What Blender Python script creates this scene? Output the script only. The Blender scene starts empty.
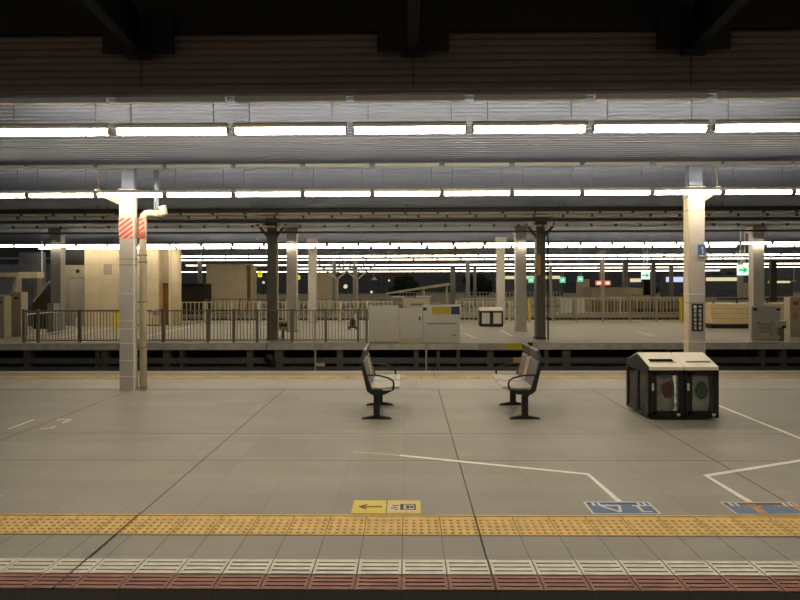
import bpy, bmesh, math, random
from mathutils import Vector, Matrix
random.seed(7)
C = bpy.context.scene.collection
SC = bpy.context.scene
F = 590.0          # focal length in pixels of the 800x600 frame
HOR = 283.0        # picture row of the horizon
CAMZ = 1.94

# ------------------------------------------------------------------ camera
cam_d = bpy.data.cameras.new('camera')
cam_d.sensor_width = 36; cam_d.lens = F * 36 / 800
cam_d.shift_y = (HOR - 300) / 800
cam_d.clip_end = 600; cam_d.clip_start = 0.05
cam = bpy.data.objects.new('camera', cam_d); C.objects.link(cam)
CM = (Matrix.Translation((0, 0, CAMZ)) @ Matrix.Rotation(math.radians(0.77), 4, 'Z')
      @ Matrix.Rotation(math.radians(90), 4, 'X') @ Matrix.Rotation(math.radians(-0.16), 4, 'Z'))
cam.matrix_world = CM
SC.camera = cam

# ------------------------------------------------------------------ view, ambient
SC.view_settings.view_transform = 'Standard'
SC.view_settings.look = 'None'
SC.view_settings.exposure = 0.0
SC.view_settings.gamma = 1.0
SC.view_settings.use_curve_mapping = False
SC.cycles.use_denoising = True
SC.cycles.max_bounces = 8
SC.cycles.diffuse_bounces = 5
w = bpy.data.worlds.new('night_ambient'); SC.world = w; w.use_nodes = True
w.node_tree.nodes['Background'].inputs[0].default_value = (0.55, 0.5, 0.42, 1)
w.node_tree.nodes['Background'].inputs[1].default_value = 0.31  # ambient raised to fill in the dark front fascia
LAMP = 57.0         # strength of the fluorescent tubes

def at(px, py, Y):
    """point of the world plane at distance Y seen at a place of the picture"""
    d = CM.to_3x3() @ Vector(((px - 400) / F, (HOR - py) / F, -1))
    t = Y / d.y
    return Vector((d.x * t, Y, CAMZ + d.z * t))
def X(px, Y, py=HOR): return at(px, py, Y).x
def Z(py, Y, px=400): return at(px, py, Y).z

# ------------------------------------------------------------------ materials
def s2l(v):
    v /= 255.0
    return v / 12.92 if v <= .04045 else ((v + .055) / 1.055) ** 2.4
def col(r, g, b): return (s2l(r), s2l(g), s2l(b), 1)
MATS = {}
def mat(name, rgb, rough=.55, metal=0.0, noise=.12, scale=6.0, bump=0.0, spec=.5, stretch=None):
    if name in MATS: return MATS[name]
    m = bpy.data.materials.new(name); m.use_nodes = True
    nt = m.node_tree; b = nt.nodes['Principled BSDF']
    b.inputs['Roughness'].default_value = rough; b.inputs['Metallic'].default_value = metal
    b.inputs['Specular IOR Level'].default_value = spec
    base = col(*rgb)
    tc = nt.nodes.new('ShaderNodeTexCoord'); n = nt.nodes.new('ShaderNodeTexNoise')
    n.inputs['Scale'].default_value = scale; n.inputs['Detail'].default_value = 4
    if stretch:
        mp = nt.nodes.new('ShaderNodeMapping'); mp.inputs['Scale'].default_value = stretch
        nt.links.new(tc.outputs['Object'], mp.inputs[0]); nt.links.new(mp.outputs[0], n.inputs['Vector'])
    else:
        nt.links.new(tc.outputs['Object'], n.inputs['Vector'])
    r = nt.nodes.new('ShaderNodeValToRGB')
    r.color_ramp.elements[0].position = .3; r.color_ramp.elements[1].position = .7
    r.color_ramp.elements[0].color = tuple(c * (1 - noise) for c in base[:3]) + (1,)
    r.color_ramp.elements[1].color = tuple(min(1, c * (1 + noise)) for c in base[:3]) + (1,)
    nt.links.new(n.outputs['Fac'], r.inputs[0]); nt.links.new(r.outputs[0], b.inputs['Base Color'])
    if bump:
        bm_ = nt.nodes.new('ShaderNodeBump'); bm_.inputs['Strength'].default_value = bump
        nt.links.new(n.outputs['Fac'], bm_.inputs['Height']); nt.links.new(bm_.outputs[0], b.inputs['Normal'])
    MATS[name] = m; return m
def emis(name, rgb, strength):
    m = bpy.data.materials.new(name); m.use_nodes = True
    b = m.node_tree.nodes['Principled BSDF']
    b.inputs['Base Color'].default_value = col(*rgb)
    b.inputs['Emission Color'].default_value = col(*rgb); b.inputs['Emission Strength'].default_value = strength
    return m
def floor_mat(name, rgb, tw, th, mortar=.35, shift=0.0, rough=.42, var=.06, joint=.004):
    m = bpy.data.materials.new(name); m.use_nodes = True
    nt = m.node_tree; b = nt.nodes['Principled BSDF']; L = nt.links
    tc = nt.nodes.new('ShaderNodeTexCoord')
    br = nt.nodes.new('ShaderNodeTexBrick'); br.offset = 0; br.squash = 1
    base = col(*rgb)[:3]
    br.inputs['Scale'].default_value = 1
    br.inputs['Brick Width'].default_value = tw; br.inputs['Row Height'].default_value = th
    br.inputs['Mortar Size'].default_value = joint; br.inputs['Mortar Smooth'].default_value = .1
    br.inputs['Bias'].default_value = 0
    br.inputs['Color1'].default_value = tuple(c * (1 - var) for c in base) + (1,)
    br.inputs['Color2'].default_value = tuple(c * (1 + var) for c in base) + (1,)
    br.inputs['Mortar'].default_value = tuple(c * mortar for c in base) + (1,)
    mb_ = nt.nodes.new('ShaderNodeMapping'); mb_.inputs['Location'].default_value = (-shift, 0, 0)
    L.new(tc.outputs['Object'], mb_.inputs[0]); L.new(mb_.outputs[0], br.inputs['Vector'])
    n = nt.nodes.new('ShaderNodeTexNoise'); n.inputs['Scale'].default_value = .9; n.inputs['Detail'].default_value = 6
    mp = nt.nodes.new('ShaderNodeMapping'); mp.inputs['Scale'].default_value = (.6, 1.8, 1)
    L.new(tc.outputs['Object'], mp.inputs[0]); L.new(mp.outputs[0], n.inputs['Vector'])
    r = nt.nodes.new('ShaderNodeValToRGB')
    r.color_ramp.elements[0].position = .3; r.color_ramp.elements[0].color = (.84, .84, .84, 1)
    r.color_ramp.elements[1].position = .7; r.color_ramp.elements[1].color = (1.0, .99, .97, 1)
    L.new(n.outputs['Fac'], r.inputs[0])
    mx = nt.nodes.new('ShaderNodeMix'); mx.data_type = 'RGBA'; mx.blend_type = 'MULTIPLY'; mx.inputs[0].default_value = 1
    L.new(br.outputs['Color'], mx.inputs[6]); L.new(r.outputs[0], mx.inputs[7])
    L.new(mx.outputs[2], b.inputs['Base Color'])
    n2 = nt.nodes.new('ShaderNodeTexNoise'); n2.inputs['Scale'].default_value = 2.2; n2.inputs['Detail'].default_value = 5
    L.new(mp.outputs[0], n2.inputs['Vector'])
    mr = nt.nodes.new('ShaderNodeMapRange'); mr.inputs[3].default_value = rough - .07; mr.inputs[4].default_value = rough + .12
    L.new(n2.outputs['Fac'], mr.inputs[0]); L.new(mr.outputs[0], b.inputs['Roughness'])
    b.inputs['Specular IOR Level'].default_value = .4
    bp = nt.nodes.new('ShaderNodeBump'); bp.inputs['Strength'].default_value = .15; bp.inputs['Distance'].default_value = .004; bp.invert = True
    L.new(br.outputs['Fac'], bp.inputs['Height']); L.new(bp.outputs[0], b.inputs['Normal'])
    return m

M_floor = floor_mat('platform_tiles', (158, 153, 142), .6, .6, mortar=.8, shift=X(402.6, 4.5, 535))
M_floor2 = floor_mat('platform_paving', (190, 182, 162), .6, .6, mortar=.8, rough=.5)
M_conc = mat('concrete', (205, 198, 182), .85, noise=.2, scale=3)
M_darkconc = mat('dark_concrete', (58, 56, 50), .9, noise=.3, scale=4)
M_steel_dark = mat('dark_painted_steel', (66, 64, 60), .6, noise=.2)
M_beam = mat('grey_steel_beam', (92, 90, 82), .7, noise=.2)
M_black = mat('black_painted_steel', (22, 22, 22), .45, noise=.1)
M_deck = mat('corrugated_roof_deck', (128, 137, 158), .5, noise=.1, scale=3, stretch=(.2, 3, 3))
M_fascia = mat('brown_corrugated_fascia', (128, 112, 104), .6, noise=.12, scale=3, stretch=(.2, 3, 3))
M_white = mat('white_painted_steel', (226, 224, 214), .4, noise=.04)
M_colgrey = mat('column_grey_paint', (178, 170, 160), .5, noise=.05, scale=2)
M_cream = mat('cream_paint', (205, 190, 155), .5, noise=.06, scale=2)
M_pipe = mat('beige_pipe', (206, 192, 160), .45, noise=.05)
M_wall = mat('beige_wall_panels', (222, 205, 168), .6, noise=.06, scale=1.5)
M_greywall = mat('grey_beige_wall', (176, 164, 138), .6, noise=.06, scale=1.5)
M_brown = mat('brown_door', (150, 98, 40), .5, noise=.08)
M_gate = mat('gate_grey_metal', (208, 202, 188), .4, .3, noise=.04, scale=2)
M_yellow = mat('tactile_yellow', (240, 202, 122), .55, noise=.12, scale=8)
M_yellow_worn = mat('worn_tactile_yellow', (216, 188, 128), .6, noise=.2, scale=3)
M_tcream = mat('edge_tile_cream', (246, 240, 224), .55, noise=.12, scale=8)
M_tred = mat('edge_tile_red', (158, 104, 88), .6, noise=.18, scale=8)
M_groove = mat('tile_groove_dark', (88, 76, 62), .8, noise=.2, scale=10)
M_line = mat('floor_line_paint', (250, 246, 232), .5, noise=.12, scale=14)
M_line_worn = mat('worn_floor_paint', (205, 192, 165), .6, noise=.15, scale=18)
M_signyel = mat('sign_yellow', (240, 214, 60), .4, noise=.03)
M_signpale = mat('sign_pale_yellow', (236, 220, 130), .4, noise=.03)
M_signbeige = mat('sign_beige_panel', (226, 208, 160), .4, noise=.03)
M_ink = mat('dark_ink', (52, 46, 34), .5, noise=.05)
M_blue = mat('sign_blue', (62, 100, 150), .4, noise=.06)
M_signwhite = mat('sign_white', (225, 222, 212), .4, noise=.04)
M_orange = mat('sign_orange', (206, 150, 84), .5, noise=.06)
M_redpaint = mat('red_paint', (200, 84, 66), .5, noise=.06)
M_darkblue = mat('dark_blue_panel', (34, 32, 92), .4, noise=.05)
M_mustard = mat('mustard_yellow_panel', (200, 184, 20), .4, noise=.05)
M_rail = mat('fence_grey_brown', (124, 116, 98), .5, noise=.08)
M_railmid = mat('railing_mid_brown', (150, 136, 104), .5, noise=.06)
M_brownwall = mat('brown_grey_wall', (128, 112, 84), .7, noise=.1)
M_parapet = mat('parapet_warm_cream', (240, 214, 160), .5, noise=.05)
M_stripebase = mat('hazard_stripe_base', (206, 192, 176), .5, noise=.05)
M_railw = mat('railing_cream', (205, 192, 158), .5, noise=.06)
M_bench_seat = mat('bench_light_grey', (186, 180, 168), .35, .35, noise=.05)
M_bench_back = mat('bench_mid_grey', (112, 109, 103), .35, .5, noise=.05)
M_bench_head = mat('bench_dark_grey', (84, 82, 78), .35, .4, noise=.05)
M_lid = mat('bin_lid_beige', (232, 222, 202), .35, 0, noise=.04)
M_bag = mat('clear_plastic_bag', (240, 236, 226), .3, noise=.22, scale=14, bump=.25)
M_binred = mat('reddish_rubbish', (150, 74, 62), .6, noise=.3, scale=20)
M_bingreen = mat('green_rubbish', (58, 120, 88), .6, noise=.3, scale=20)
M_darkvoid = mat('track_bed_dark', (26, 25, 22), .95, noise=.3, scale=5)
M_night = mat('night_dark_wall', (105, 108, 115), .9, noise=.3, scale=2)
M_darkbrown = mat('dark_brown_panel', (56, 44, 34), .7, noise=.2)
M_foliage = mat('night_foliage', (26, 32, 22), .9, noise=.5, scale=3)
LC = (255, 241, 216)
M_tube = emis('fluorescent_tube', LC, LAMP)
M_tube_mid = emis('fluorescent_tube_middle', LC, 19.0)
M_tube_far = emis('fluorescent_tube_far', LC, 8.0)
M_housing = mat('lamp_housing_grey', (150, 148, 142), .5, noise=.03)
M_slot = mat('matt_black_opening', (14, 14, 14), .95, noise=.05, spec=.05)
M_palegreen_lit = emis('lit_pale_green', (110, 205, 165), .9)
M_green_lit = emis('lit_green', (20, 170, 95), 1.0)
M_white_lit = emis('lit_white_sign', (220, 250, 232), .95)
M_red_lit = emis('lit_red', (225, 90, 75), 1.0)
M_yellow_lit = emis('lit_yellow', (225, 225, 20), .9)
M_warm_lit = emis('lit_warm', (235, 225, 180), .8)
M_cold_lit = emis('lit_cool', (205, 222, 255), .9)
def glass():
    m = bpy.data.materials.new('clear_glass'); m.use_nodes = True
    nt = m.node_tree; b = nt.nodes['Principled BSDF']
    nt.nodes.remove(b)
    tr = nt.nodes.new('ShaderNodeBsdfTransparent'); tr.inputs[0].default_value = (.96, .97, .96, 1)
    gl = nt.nodes.new('ShaderNodeBsdfGlossy'); gl.inputs['Roughness'].default_value = .08
    lw = nt.nodes.new('ShaderNodeFresnel'); lw.inputs[0].default_value = 1.6
    mx = nt.nodes.new('ShaderNodeMixShader')
    nt.links.new(lw.outputs[0], mx.inputs[0]); nt.links.new(tr.outputs[0], mx.inputs[1]); nt.links.new(gl.outputs[0], mx.inputs[2])
    nt.links.new(mx.outputs[0], nt.nodes['Material Output'].inputs[0])
    return m
M_glass = glass()

# ------------------------------------------------------------------ mesh helpers
class MB:
    def __init__(s): s.bm = bmesh.new()
    def box(s, x0, x1, y0, y1, z0, z1):
        v = [s.bm.verts.new(p) for p in ((x0,y0,z0),(x1,y0,z0),(x1,y1,z0),(x0,y1,z0),(x0,y0,z1),(x1,y0,z1),(x1,y1,z1),(x0,y1,z1))]
        for f in ((3,2,1,0),(4,5,6,7),(0,1,5,4),(1,2,6,5),(2,3,7,6),(3,0,4,7)): s.bm.faces.new([v[i] for i in f])
        return s
    def prism(s, pts, a, b, axis='y'):
        """polygon pts in the plane across the axis, extruded from a to b"""
        def P(p, t):
            return {'y': (p[0], t, p[1]), 'x': (t, p[0], p[1]), 'z': (p[0], p[1], t)}[axis]
        A = [s.bm.verts.new(P(p, a)) for p in pts]; B = [s.bm.verts.new(P(p, b)) for p in pts]
        n = len(pts)
        s.bm.faces.new(A); s.bm.faces.new(B[::-1])
        for i in range(n): s.bm.faces.new((A[i], B[i], B[(i+1) % n], A[(i+1) % n]))
        return s
    def tube(s, pts, r, n=10, cap=True):
        pts = [Vector(p) for p in pts]; rs = r if isinstance(r, (list, tuple)) else [r] * len(pts)
        rings = []; up = None
        for i, p in enumerate(pts):
            if i == 0: d = pts[1] - p
            elif i == len(pts) - 1: d = p - pts[i-1]
            else: d = (pts[i+1] - p).normalized() + (p - pts[i-1]).normalized()
            d.normalize()
            if up is None:
                up = Vector((0, 0, 1)) if abs(d.z) < .9 else Vector((1, 0, 0))
            a = d.cross(up).normalized(); b = a.cross(d).normalized(); up = b
            rings.append([s.bm.verts.new(p + a * rs[i] * math.cos(t) + b * rs[i] * math.sin(t))
                          for t in (2 * math.pi * k / n for k in range(n))])
        for A, B in zip(rings, rings[1:]):
            for k in range(n): s.bm.faces.new((A[k], A[(k+1) % n], B[(k+1) % n], B[k]))
        if cap: s.bm.faces.new(rings[0][::-1]); s.bm.faces.new(rings[-1])
        return s
    def dome(s, x, y, z, r, h, n=8):
        B = [s.bm.verts.new((x + r*math.cos(t), y + r*math.sin(t), z)) for t in (2*math.pi*k/n for k in range(n))]
        T = [s.bm.verts.new((x + .6*r*math.cos(t), y + .6*r*math.sin(t), z + h)) for t in (2*math.pi*k/n for k in range(n))]
        for k in range(n): s.bm.faces.new((B[k], B[(k+1) % n], T[(k+1) % n], T[k]))
        s.bm.faces.new(T); return s
    def blob(s, c, rx, ry, rz, sub=2, jit=0.0, rnd=None):
        g = bmesh.ops.create_icosphere(s.bm, subdivisions=sub, radius=1)
        for v in g['verts']:
            k = 1 + (rnd.uniform(-jit, jit) if rnd else 0)
            v.co = Vector((c[0] + v.co.x*rx*k, c[1] + v.co.y*ry*k, c[2] + v.co.z*rz*k))
        return s
    def build(s, name, m, parent=None, bevel=0.0, smooth=False):
        bmesh.ops.recalc_face_normals(s.bm, faces=s.bm.faces)
        me = bpy.data.meshes.new(name); s.bm.to_mesh(me); s.bm.free()
        if smooth:
            for p in me.polygons: p.use_smooth = True
        me.materials.append(m)
        o = bpy.data.objects.new(name, me); C.objects.link(o)
        if parent: o.parent = parent
        if bevel:
            b = o.modifiers.new('bevel', 'BEVEL'); b.width = bevel; b.segments = 2; b.limit_method = 'ANGLE'
        return o
def empty(name, loc=(0, 0, 0), rz=0):
    o = bpy.data.objects.new(name, None); C.objects.link(o); o.location = loc; o.rotation_euler = (0, 0, rz)
    o.empty_display_size = .1
    return o
def tag(o, label, cat, group=None):
    o['label'] = label; o['category'] = cat
    if group: o['group'] = group
    return o
def struct(o): o['kind'] = 'structure'; return o
def kids(o): return [c for c in C.objects if c.parent == o]
def copy_tree(o, parent=None):
    c = o.copy(); C.objects.link(c); c.parent = parent
    for ch in [k for k in o.children]: copy_tree(ch, c)
    return c
ORD = ['first','second','third','fourth','fifth','sixth','seventh','eighth','ninth','tenth','eleventh','twelfth','thirteenth','fourteenth',
       'fifteenth','sixteenth','seventeenth','eighteenth','nineteenth','twentieth'] 
def ordn(i):
    if i < 20: return ORD[i]
    t = (i + 1) // 10; u = (i + 1) % 10
    T = {2: 'twent', 3: 'thirt', 4: 'fort', 5: 'fift', 6: 'sixt', 7: 'sevent', 8: 'eight'}[t]
    return T + 'ieth' if u == 0 else T + 'y-' + ORD[u - 1]

# ================================================================== STRUCTURE
# platform levels: near platform 3.7..13.0, middle 18.9..30, far 36..47, further 53..80
FAR1 = 13.05
o = MB().box(-16, 16, 3.72, FAR1, -.32, 0).build('floor', M_floor); struct(o)
o = MB().box(-16, 16, 3.95, 4.2, -1.35, -.32).build('platform_front_wall', M_darkconc); struct(o)
o = MB().box(-16, 16, 12.6, 12.85, -1.35, -.32).build('platform_rear_wall', M_darkconc); struct(o)
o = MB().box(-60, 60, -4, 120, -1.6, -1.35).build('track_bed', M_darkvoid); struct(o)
# middle platform
P2 = 18.95
o = MB().box(-34, 34, P2, 30.0, -.2, -.0).build('middle_platform_slab', M_floor2); struct(o)
o = MB().box(-34, 34, P2 - .03, P2, -.2, -.02).build('middle_platform_edge', M_conc); struct(o)
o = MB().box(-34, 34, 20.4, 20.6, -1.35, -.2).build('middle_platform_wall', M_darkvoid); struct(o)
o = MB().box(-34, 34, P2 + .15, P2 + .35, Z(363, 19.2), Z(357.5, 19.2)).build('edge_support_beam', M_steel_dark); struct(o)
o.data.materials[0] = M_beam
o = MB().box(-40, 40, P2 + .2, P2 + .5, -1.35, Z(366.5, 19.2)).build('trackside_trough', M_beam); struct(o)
o = MB().box(-50, 50, 36, 47, -.2, 0).build('third_platform_slab', M_floor2); struct(o)
o = MB().box(-50, 50, 36.6, 36.8, -1.35, -.2).build('third_platform_wall', M_darkconc); struct(o)
o = MB().box(-70, 70, 53, 64, -.2, 0).build('fourth_platform_slab', M_floor2); struct(o)
o = MB().box(-90, 90, 70, 110, -.2, 0).build('fifth_platform_slab', M_floor2); struct(o)
# bright line on the rear edge of the middle platform, yellow line too
o = MB().box(-34, 34, 29.7, 30.02, -.0, .012).build('rear_edge_line', M_line); struct(o)

# corrugated decks
def deck(name, x0, x1, pts, pitch, amp, m, vertical=False):
    (ya, za), (yb, zb) = pts
    L = math.hypot(yb - ya, zb - za); n = int(L / pitch)
    d = Vector((yb - ya, zb - za)) / L; nrm = Vector((-d.y, d.x))
    bm = bmesh.new(); prof = []
    for i in range(n):
        for (t, k) in ((0, 0), (.35, 0), (.5, 1), (.85, 1)):
            s = (i + t) * pitch
            prof.append((ya + d.x * s + nrm.x * amp * k, za + d.y * s + nrm.y * amp * k))
    prof.append((yb, zb))
    A = [bm.verts.new((x0, p[0], p[1])) for p in prof]; B = [bm.verts.new((x1, p[0], p[1])) for p in prof]
    for i in range(len(prof) - 1): bm.faces.new((A[i], A[i+1], B[i+1], B[i]))
    me = bpy.data.meshes.new(name); bm.to_mesh(me); bm.free(); me.materials.append(m)
    o = bpy.data.objects.new(name, me); C.objects.link(o)
    so = o.modifiers.new('thick', 'SOLIDIFY'); so.thickness = .01
    return struct(o)
FY = 6.08
deck('ceiling', -16, 16, ((FY + .02, 3.93), (18.2, 4.26)), .17, .05, M_deck)
deck('wall_front_fascia', -16, 16, ((FY, 3.90), (FY, 4.52)), .0735, .028, M_fascia)  # upright face shaped to stay dark, with the lamps behind it
deck('middle_canopy_deck', -34, 34, ((18.6, 4.15), (31.5, 4.15)), .3, .06, M_deck)
deck('third_canopy_deck', -50, 50, ((35.5, 4.15), (48, 4.15)), .5, .08, M_deck)
deck('fourth_canopy_deck', -70, 70, ((52, 4.15), (66, 4.15)), .6, .08, M_deck)
o = MB().box(-16, 16, FY - .12, FY + .1, 4.5, 5.2).build('dark_fill_girder', M_black); struct(o)  # black girder added to fill the dark space above the fascia
o = MB().box(-16, 16, -5, FY + .1, 5.2, 5.3).build('track_roof', M_fascia); struct(o)
o = MB().box(-16, 16, 3.1, 3.16, 5.05, 5.2).build('roof_purlin', M_fascia); struct(o)
o = MB().box(-34, 34, 17.0, 19.0, 4.95, 5.0).build('rear_track_roof', M_night); struct(o)
o = MB().box(-34, 34, 18.1, 18.3, 4.28, 4.95).build('rear_girder', M_steel_dark); struct(o)
o = MB().box(-34, 34, 18.7, 18.9, 4.15, 4.95).build('middle_canopy_girder', M_steel_dark); struct(o)
# night beyond
o = MB().box(-140, 140, 118, 119, -1.3, 16).build('distant_dark_buildings', M_night); struct(o)

# transverse beams over the near track, each bolted on the fascia
for i, (px, where) in enumerate(((142, 'left'), (413, 'middle'), (690, 'right'))):
    xc = X(px, 6.0, 57)
    r = empty('roof_beam', (xc, 5.9, 4.25))
    tag(r, 'dark steel roof beam with end plate over the near track, %s one of three' % where, 'beam', 'roof beams over the near track')
    a, b = (-.01, 0.0), (-9.5, 1.0)
    def bar(z0, z1, hw, nm, m):
        mb = MB(); 
        v = []
        for (yy, zz) in (a, b):
            for (sx, dz) in ((-hw, z0), (hw, z0), (hw, z1), (-hw, z1)):
                v.append(mb.bm.verts.new((sx, yy, zz + dz)))
        mb.bm.faces.new((v[0], v[1], v[2], v[3])); mb.bm.faces.new((v[7], v[6], v[5], v[4]))
        for k in range(4): mb.bm.faces.new((v[k], v[4+k], v[4+(k+1) % 4], v[(k+1) % 4]))
        return mb.build(nm, m, r)
    bar(0, .03, .055, 'bottom_flange', M_slot); bar(.03, .45, .012, 'web', M_slot)
    MB().box(-.36, .36, -.0, .05, .02, .40).build('end_plate', M_black, r)
    MB().box(-.12, .12, -.02, .05, -.04, .02).build('lower_plate', M_black, r)
    MB().tube([(0, .08, -.04), (0, .08, -.32)], .006, 6).build('hanging_rod', M_black, r)

# ------------------------------------------------------------------ platform edge tiles and tactile strips
def dots(name, ya, yb, x0, x1, n, m, bar_at):
    mb = MB(); mb.box(x0, x1, ya, yb, 0.0005, .004)
    mb.box(x0, x1, bar_at - .012, bar_at + .012, .004, .010)
    k0 = math.floor(x0 / .3)
    y_lo = min(ya, yb) + (.04 if bar_at > (ya + yb) / 2 else .09)
    for k in range(int((x1 - x0) / .3)):
        for i in range(5):
            for j in range(5):
                mb.dome(x0 + .3 * k + .03 + .06 * i, y_lo + .06 * j, .004, .019, .008, n)
    # joints
    o = mb.build(name, m); struct(o)
    jb = MB()
    for k in range(int((x1 - x0) / .3) + 1): jb.box(x0 + .3*k - .003, x0 + .3*k + .003, ya, yb, .004, .0046)
    struct(jb.build(name + '_joints', M_groove)); return o
x_ph = X(402.6, 4.5, 535)
# floor slabs differ between the strips: recut joints every 30 cm
dots('tactile_strip', 4.535, 4.935, x_ph - .3*20, x_ph + .3*20, 8, M_yellow, 4.905)
dots('rear_tactile_strip', 11.95, 12.3, x_ph - .3*34, x_ph + .3*34, 5, M_yellow_worn, 11.98)
jb = MB()
for k in range(-20, 21): jb.box(x_ph + .3*k - .002, x_ph + .3*k + .002, 4.13, 4.535, 0, .0008)
jb.box(-16, 16, 4.527, 4.535, 0, .001); jb.box(-16, 16, 4.937, 4.946, 0, .001)
struct(jb.build('edge_tile_joints', M_groove))
def bars(name, ya, yb, x0, n, m):
    struct(MB().box(x0, x0 + .3*n, ya, yb, .0003, .002).build(name + '_bed', M_groove))
    mb = MB(); d = (yb - ya) / 8
    for k in range(n):
        xa = x0 + .3*k
        for i in range(4):
            yc = ya + d * (1 + 2*i)
            mb.box(xa + .004, xa + .296, yc - d*.72, yc + d*.72, .002, .007)
        mb.box(xa + .004, xa + .024, ya + .004, yb - .004, .002, .0072); mb.box(xa + .276, xa + .296, ya + .004, yb - .004, .002, .0072)
    struct(mb.build(name, m))
bars('edge_warning_strip', 3.912, 4.13, x_ph - .3*20, 40, M_tcream)
bars('edge_stop_strip', 3.715, 3.908, x_ph - .3*20, 40, M_tred)
bars('rear_edge_warning_strip', 12.7, 12.9, x_ph - .3*38, 76, M_line_worn)
# long expansion joints
jb = MB()
for xx in (X(72, 3.93, 575), X(473.6, 4.98, 513), X(790, 5.2, 499), X(72, 3.93, 575) - 2.8):
    jb.box(xx - .006, xx + .006, 3.72, FAR1, .0005, .0055 if False else .0012)
for yy in (6.45, 7.6, 10.75): jb.box(-16, 16, yy - .003, yy + .003, 0, .0009)
for xx in (X(72, 3.93, 575), X(473.6, 4.98, 513), X(790, 5.2, 499)): jb.box(xx - .005, xx + .005, 3.72, 4.945, .001, .0112)
struct(jb.build('expansion_joints', M_groove))
# paler smooth band beside the rear tactile strip, warmer cleaner area
M_pale = floor_mat('pale_smooth_slabs', (172, 166, 153), .6, .9, mortar=.85, rough=.36)
struct(MB().box(-16, 16, 10.8, 11.94, 0, .0015).build('pale_slab_band', M_pale))

# ================================================================== COLUMNS
def stripes(parent, x0, x1, y, z0, z1, n, name='hazard_stripe'):
    """slanting red bands on a flat face at depth y"""
    w_ = x1 - x0; h = z1 - z0; step = h / n * 1.25
    mb = MB()
    k = -int(w_ / step) - 2
    while z0 + k * step < z1:
        zb = z0 + k * step
        # band from (x0,zb) to (x1, zb+w_) clipped to rectangle
        poly = [(x0, zb), (x1, zb + w_ * .75), (x1, zb + w_ * .75 + step*.6), (x0, zb + step*.6)]
        def clip(poly, zlim, keep_above):
            out = []
            for i in range(len(poly)):
                p, q = poly[i], poly[(i+1) % len(poly)]
                ip = (p[1] >= zlim) == keep_above; iq = (q[1] >= zlim) == keep_above
                if ip: out.append(p)
                if ip != iq:
                    t = (zlim - p[1]) / (q[1] - p[1]); out.append((p[0] + t*(q[0]-p[0]), zlim))
            return out
        poly = clip(poly, z0, True)
        if len(poly) > 2: poly = clip(poly, z1, False)
        if len(poly) > 2: mb.prism(poly, y - .003, y - .0005)
        k += 1
    return mb.build(name, M_redpaint, parent)

# left column on the near platform
CY = 10.6
xa, xb = X(119.2, CY), X(133, CY); xc = X(137, CY)
lc = empty('platform_column', ((xa + xc)/2, CY + .15, 0))
tag(lc, 'grey boxed steel column with red and white hazard stripes, beside the beige drainpipe', 'column')
ox, oy = (xa + xc)/2, CY + .15
def lbox(par, x0, x1, y0, y1, z0, z1, nm, m, bevel=0, o_=(0, 0)):
    return MB().box(x0 - o_[0], x1 - o_[0], y0 - o_[1], y1 - o_[1], z0, z1).build(nm, m, par, bevel=bevel)
lbox(lc, xa, xb, CY, CY + .15, 0, 3.64, 'shaft', M_colgrey, .006, (ox, oy))
lbox(lc, xb, xb + .02, CY + .02, CY + .13, 0, 3.64, 'side_channel', M_white, 0, (ox, oy))
for py in (259, 265, 294, 321, 329, 343.5, 360.5, 376.5):
    zz = Z(py, CY, 128)
    lbox(lc, xa - .004, xb + .022, CY - .004, CY + .155, zz - .006, zz + .006, 'band_strip', M_signwhite if py > 290 else M_rail, 0, (ox, oy))
lbox(lc, xa - .004, xb + .024, CY - .003, CY + .155, Z(238.5, CY, 128), Z(218, CY, 128), 'stripe_panel', M_stripebase, 0, (ox, oy))
so = stripes(lc, xa - ox, xb - ox, CY - .0035 - oy, Z(238.5, CY, 128), Z(218, CY, 128), 5)
lbox(lc, xa - .01, xb + .03, CY - .01, CY + .17, Z(197, CY, 128), 3.66, 'capital', M_colgrey, .005, (ox, oy))
lbox(lc, xa + .03, xb, CY + .04, CY + .15, 3.66, 4.08, 'column_head', M_deck, 0, (ox, oy))
# drain pipe
px = X(141, CY); pr = .064; yp = CY + .08
dp = empty('drain_pipe', (px, yp, 0))
tag(dp, 'beige drainpipe with an elbow and hazard stripes, fixed beside the left column', 'pipe')
zt = Z(212.5, CY, 150); x2 = X(158, CY) - px
MB().tube([(0, 0, 0), (0, 0, zt - .12), (.02, 0, zt - .05), (.06, 0, zt - .01), (.13, 0, zt), (x2, 0, zt - .02)], pr, 14).build('pipe_run', M_pipe, dp, smooth=True)
MB().tube([(x2 - .02, 0, zt - .02), (x2 + .07, 0, zt + .02), (x2 + .04, 0, zt + .12)], pr*1.2, 12).build('elbow_joint', M_pipe, dp, smooth=True)
MB().tube([(x2 - .06, 0, zt + .04), (x2 - .06, 0, 4.0)], pr*.7, 10).build('riser', M_deck, dp, smooth=True)
for py in (255, 262, 302, 348, 388):
    zz = Z(py, CY, 141)
    cl = MB().tube([(0, 0, zz - .012), (0, 0, zz + .012)], pr + .012, 12)
    cl.box(-.10, 0, -.02, .0, zz - .01, zz + .01); cl.build('clamp', M_rail, dp)
MB().tube([(0, 0, Z(238.5, CY, 141)), (0, 0, Z(218, CY, 141))], pr + .004, 14).build('stripe_sleeve', M_stripebase, dp, smooth=True)
stripes(dp, -.06, .06, -pr - .004, Z(238.5, CY, 141), Z(218, CY, 141), 5)
lbox(dp, X(137.2, CY), X(138, CY), CY + .12, CY + .16, 0, 3.0, 'cable', M_black, 0, (px, yp))

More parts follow.
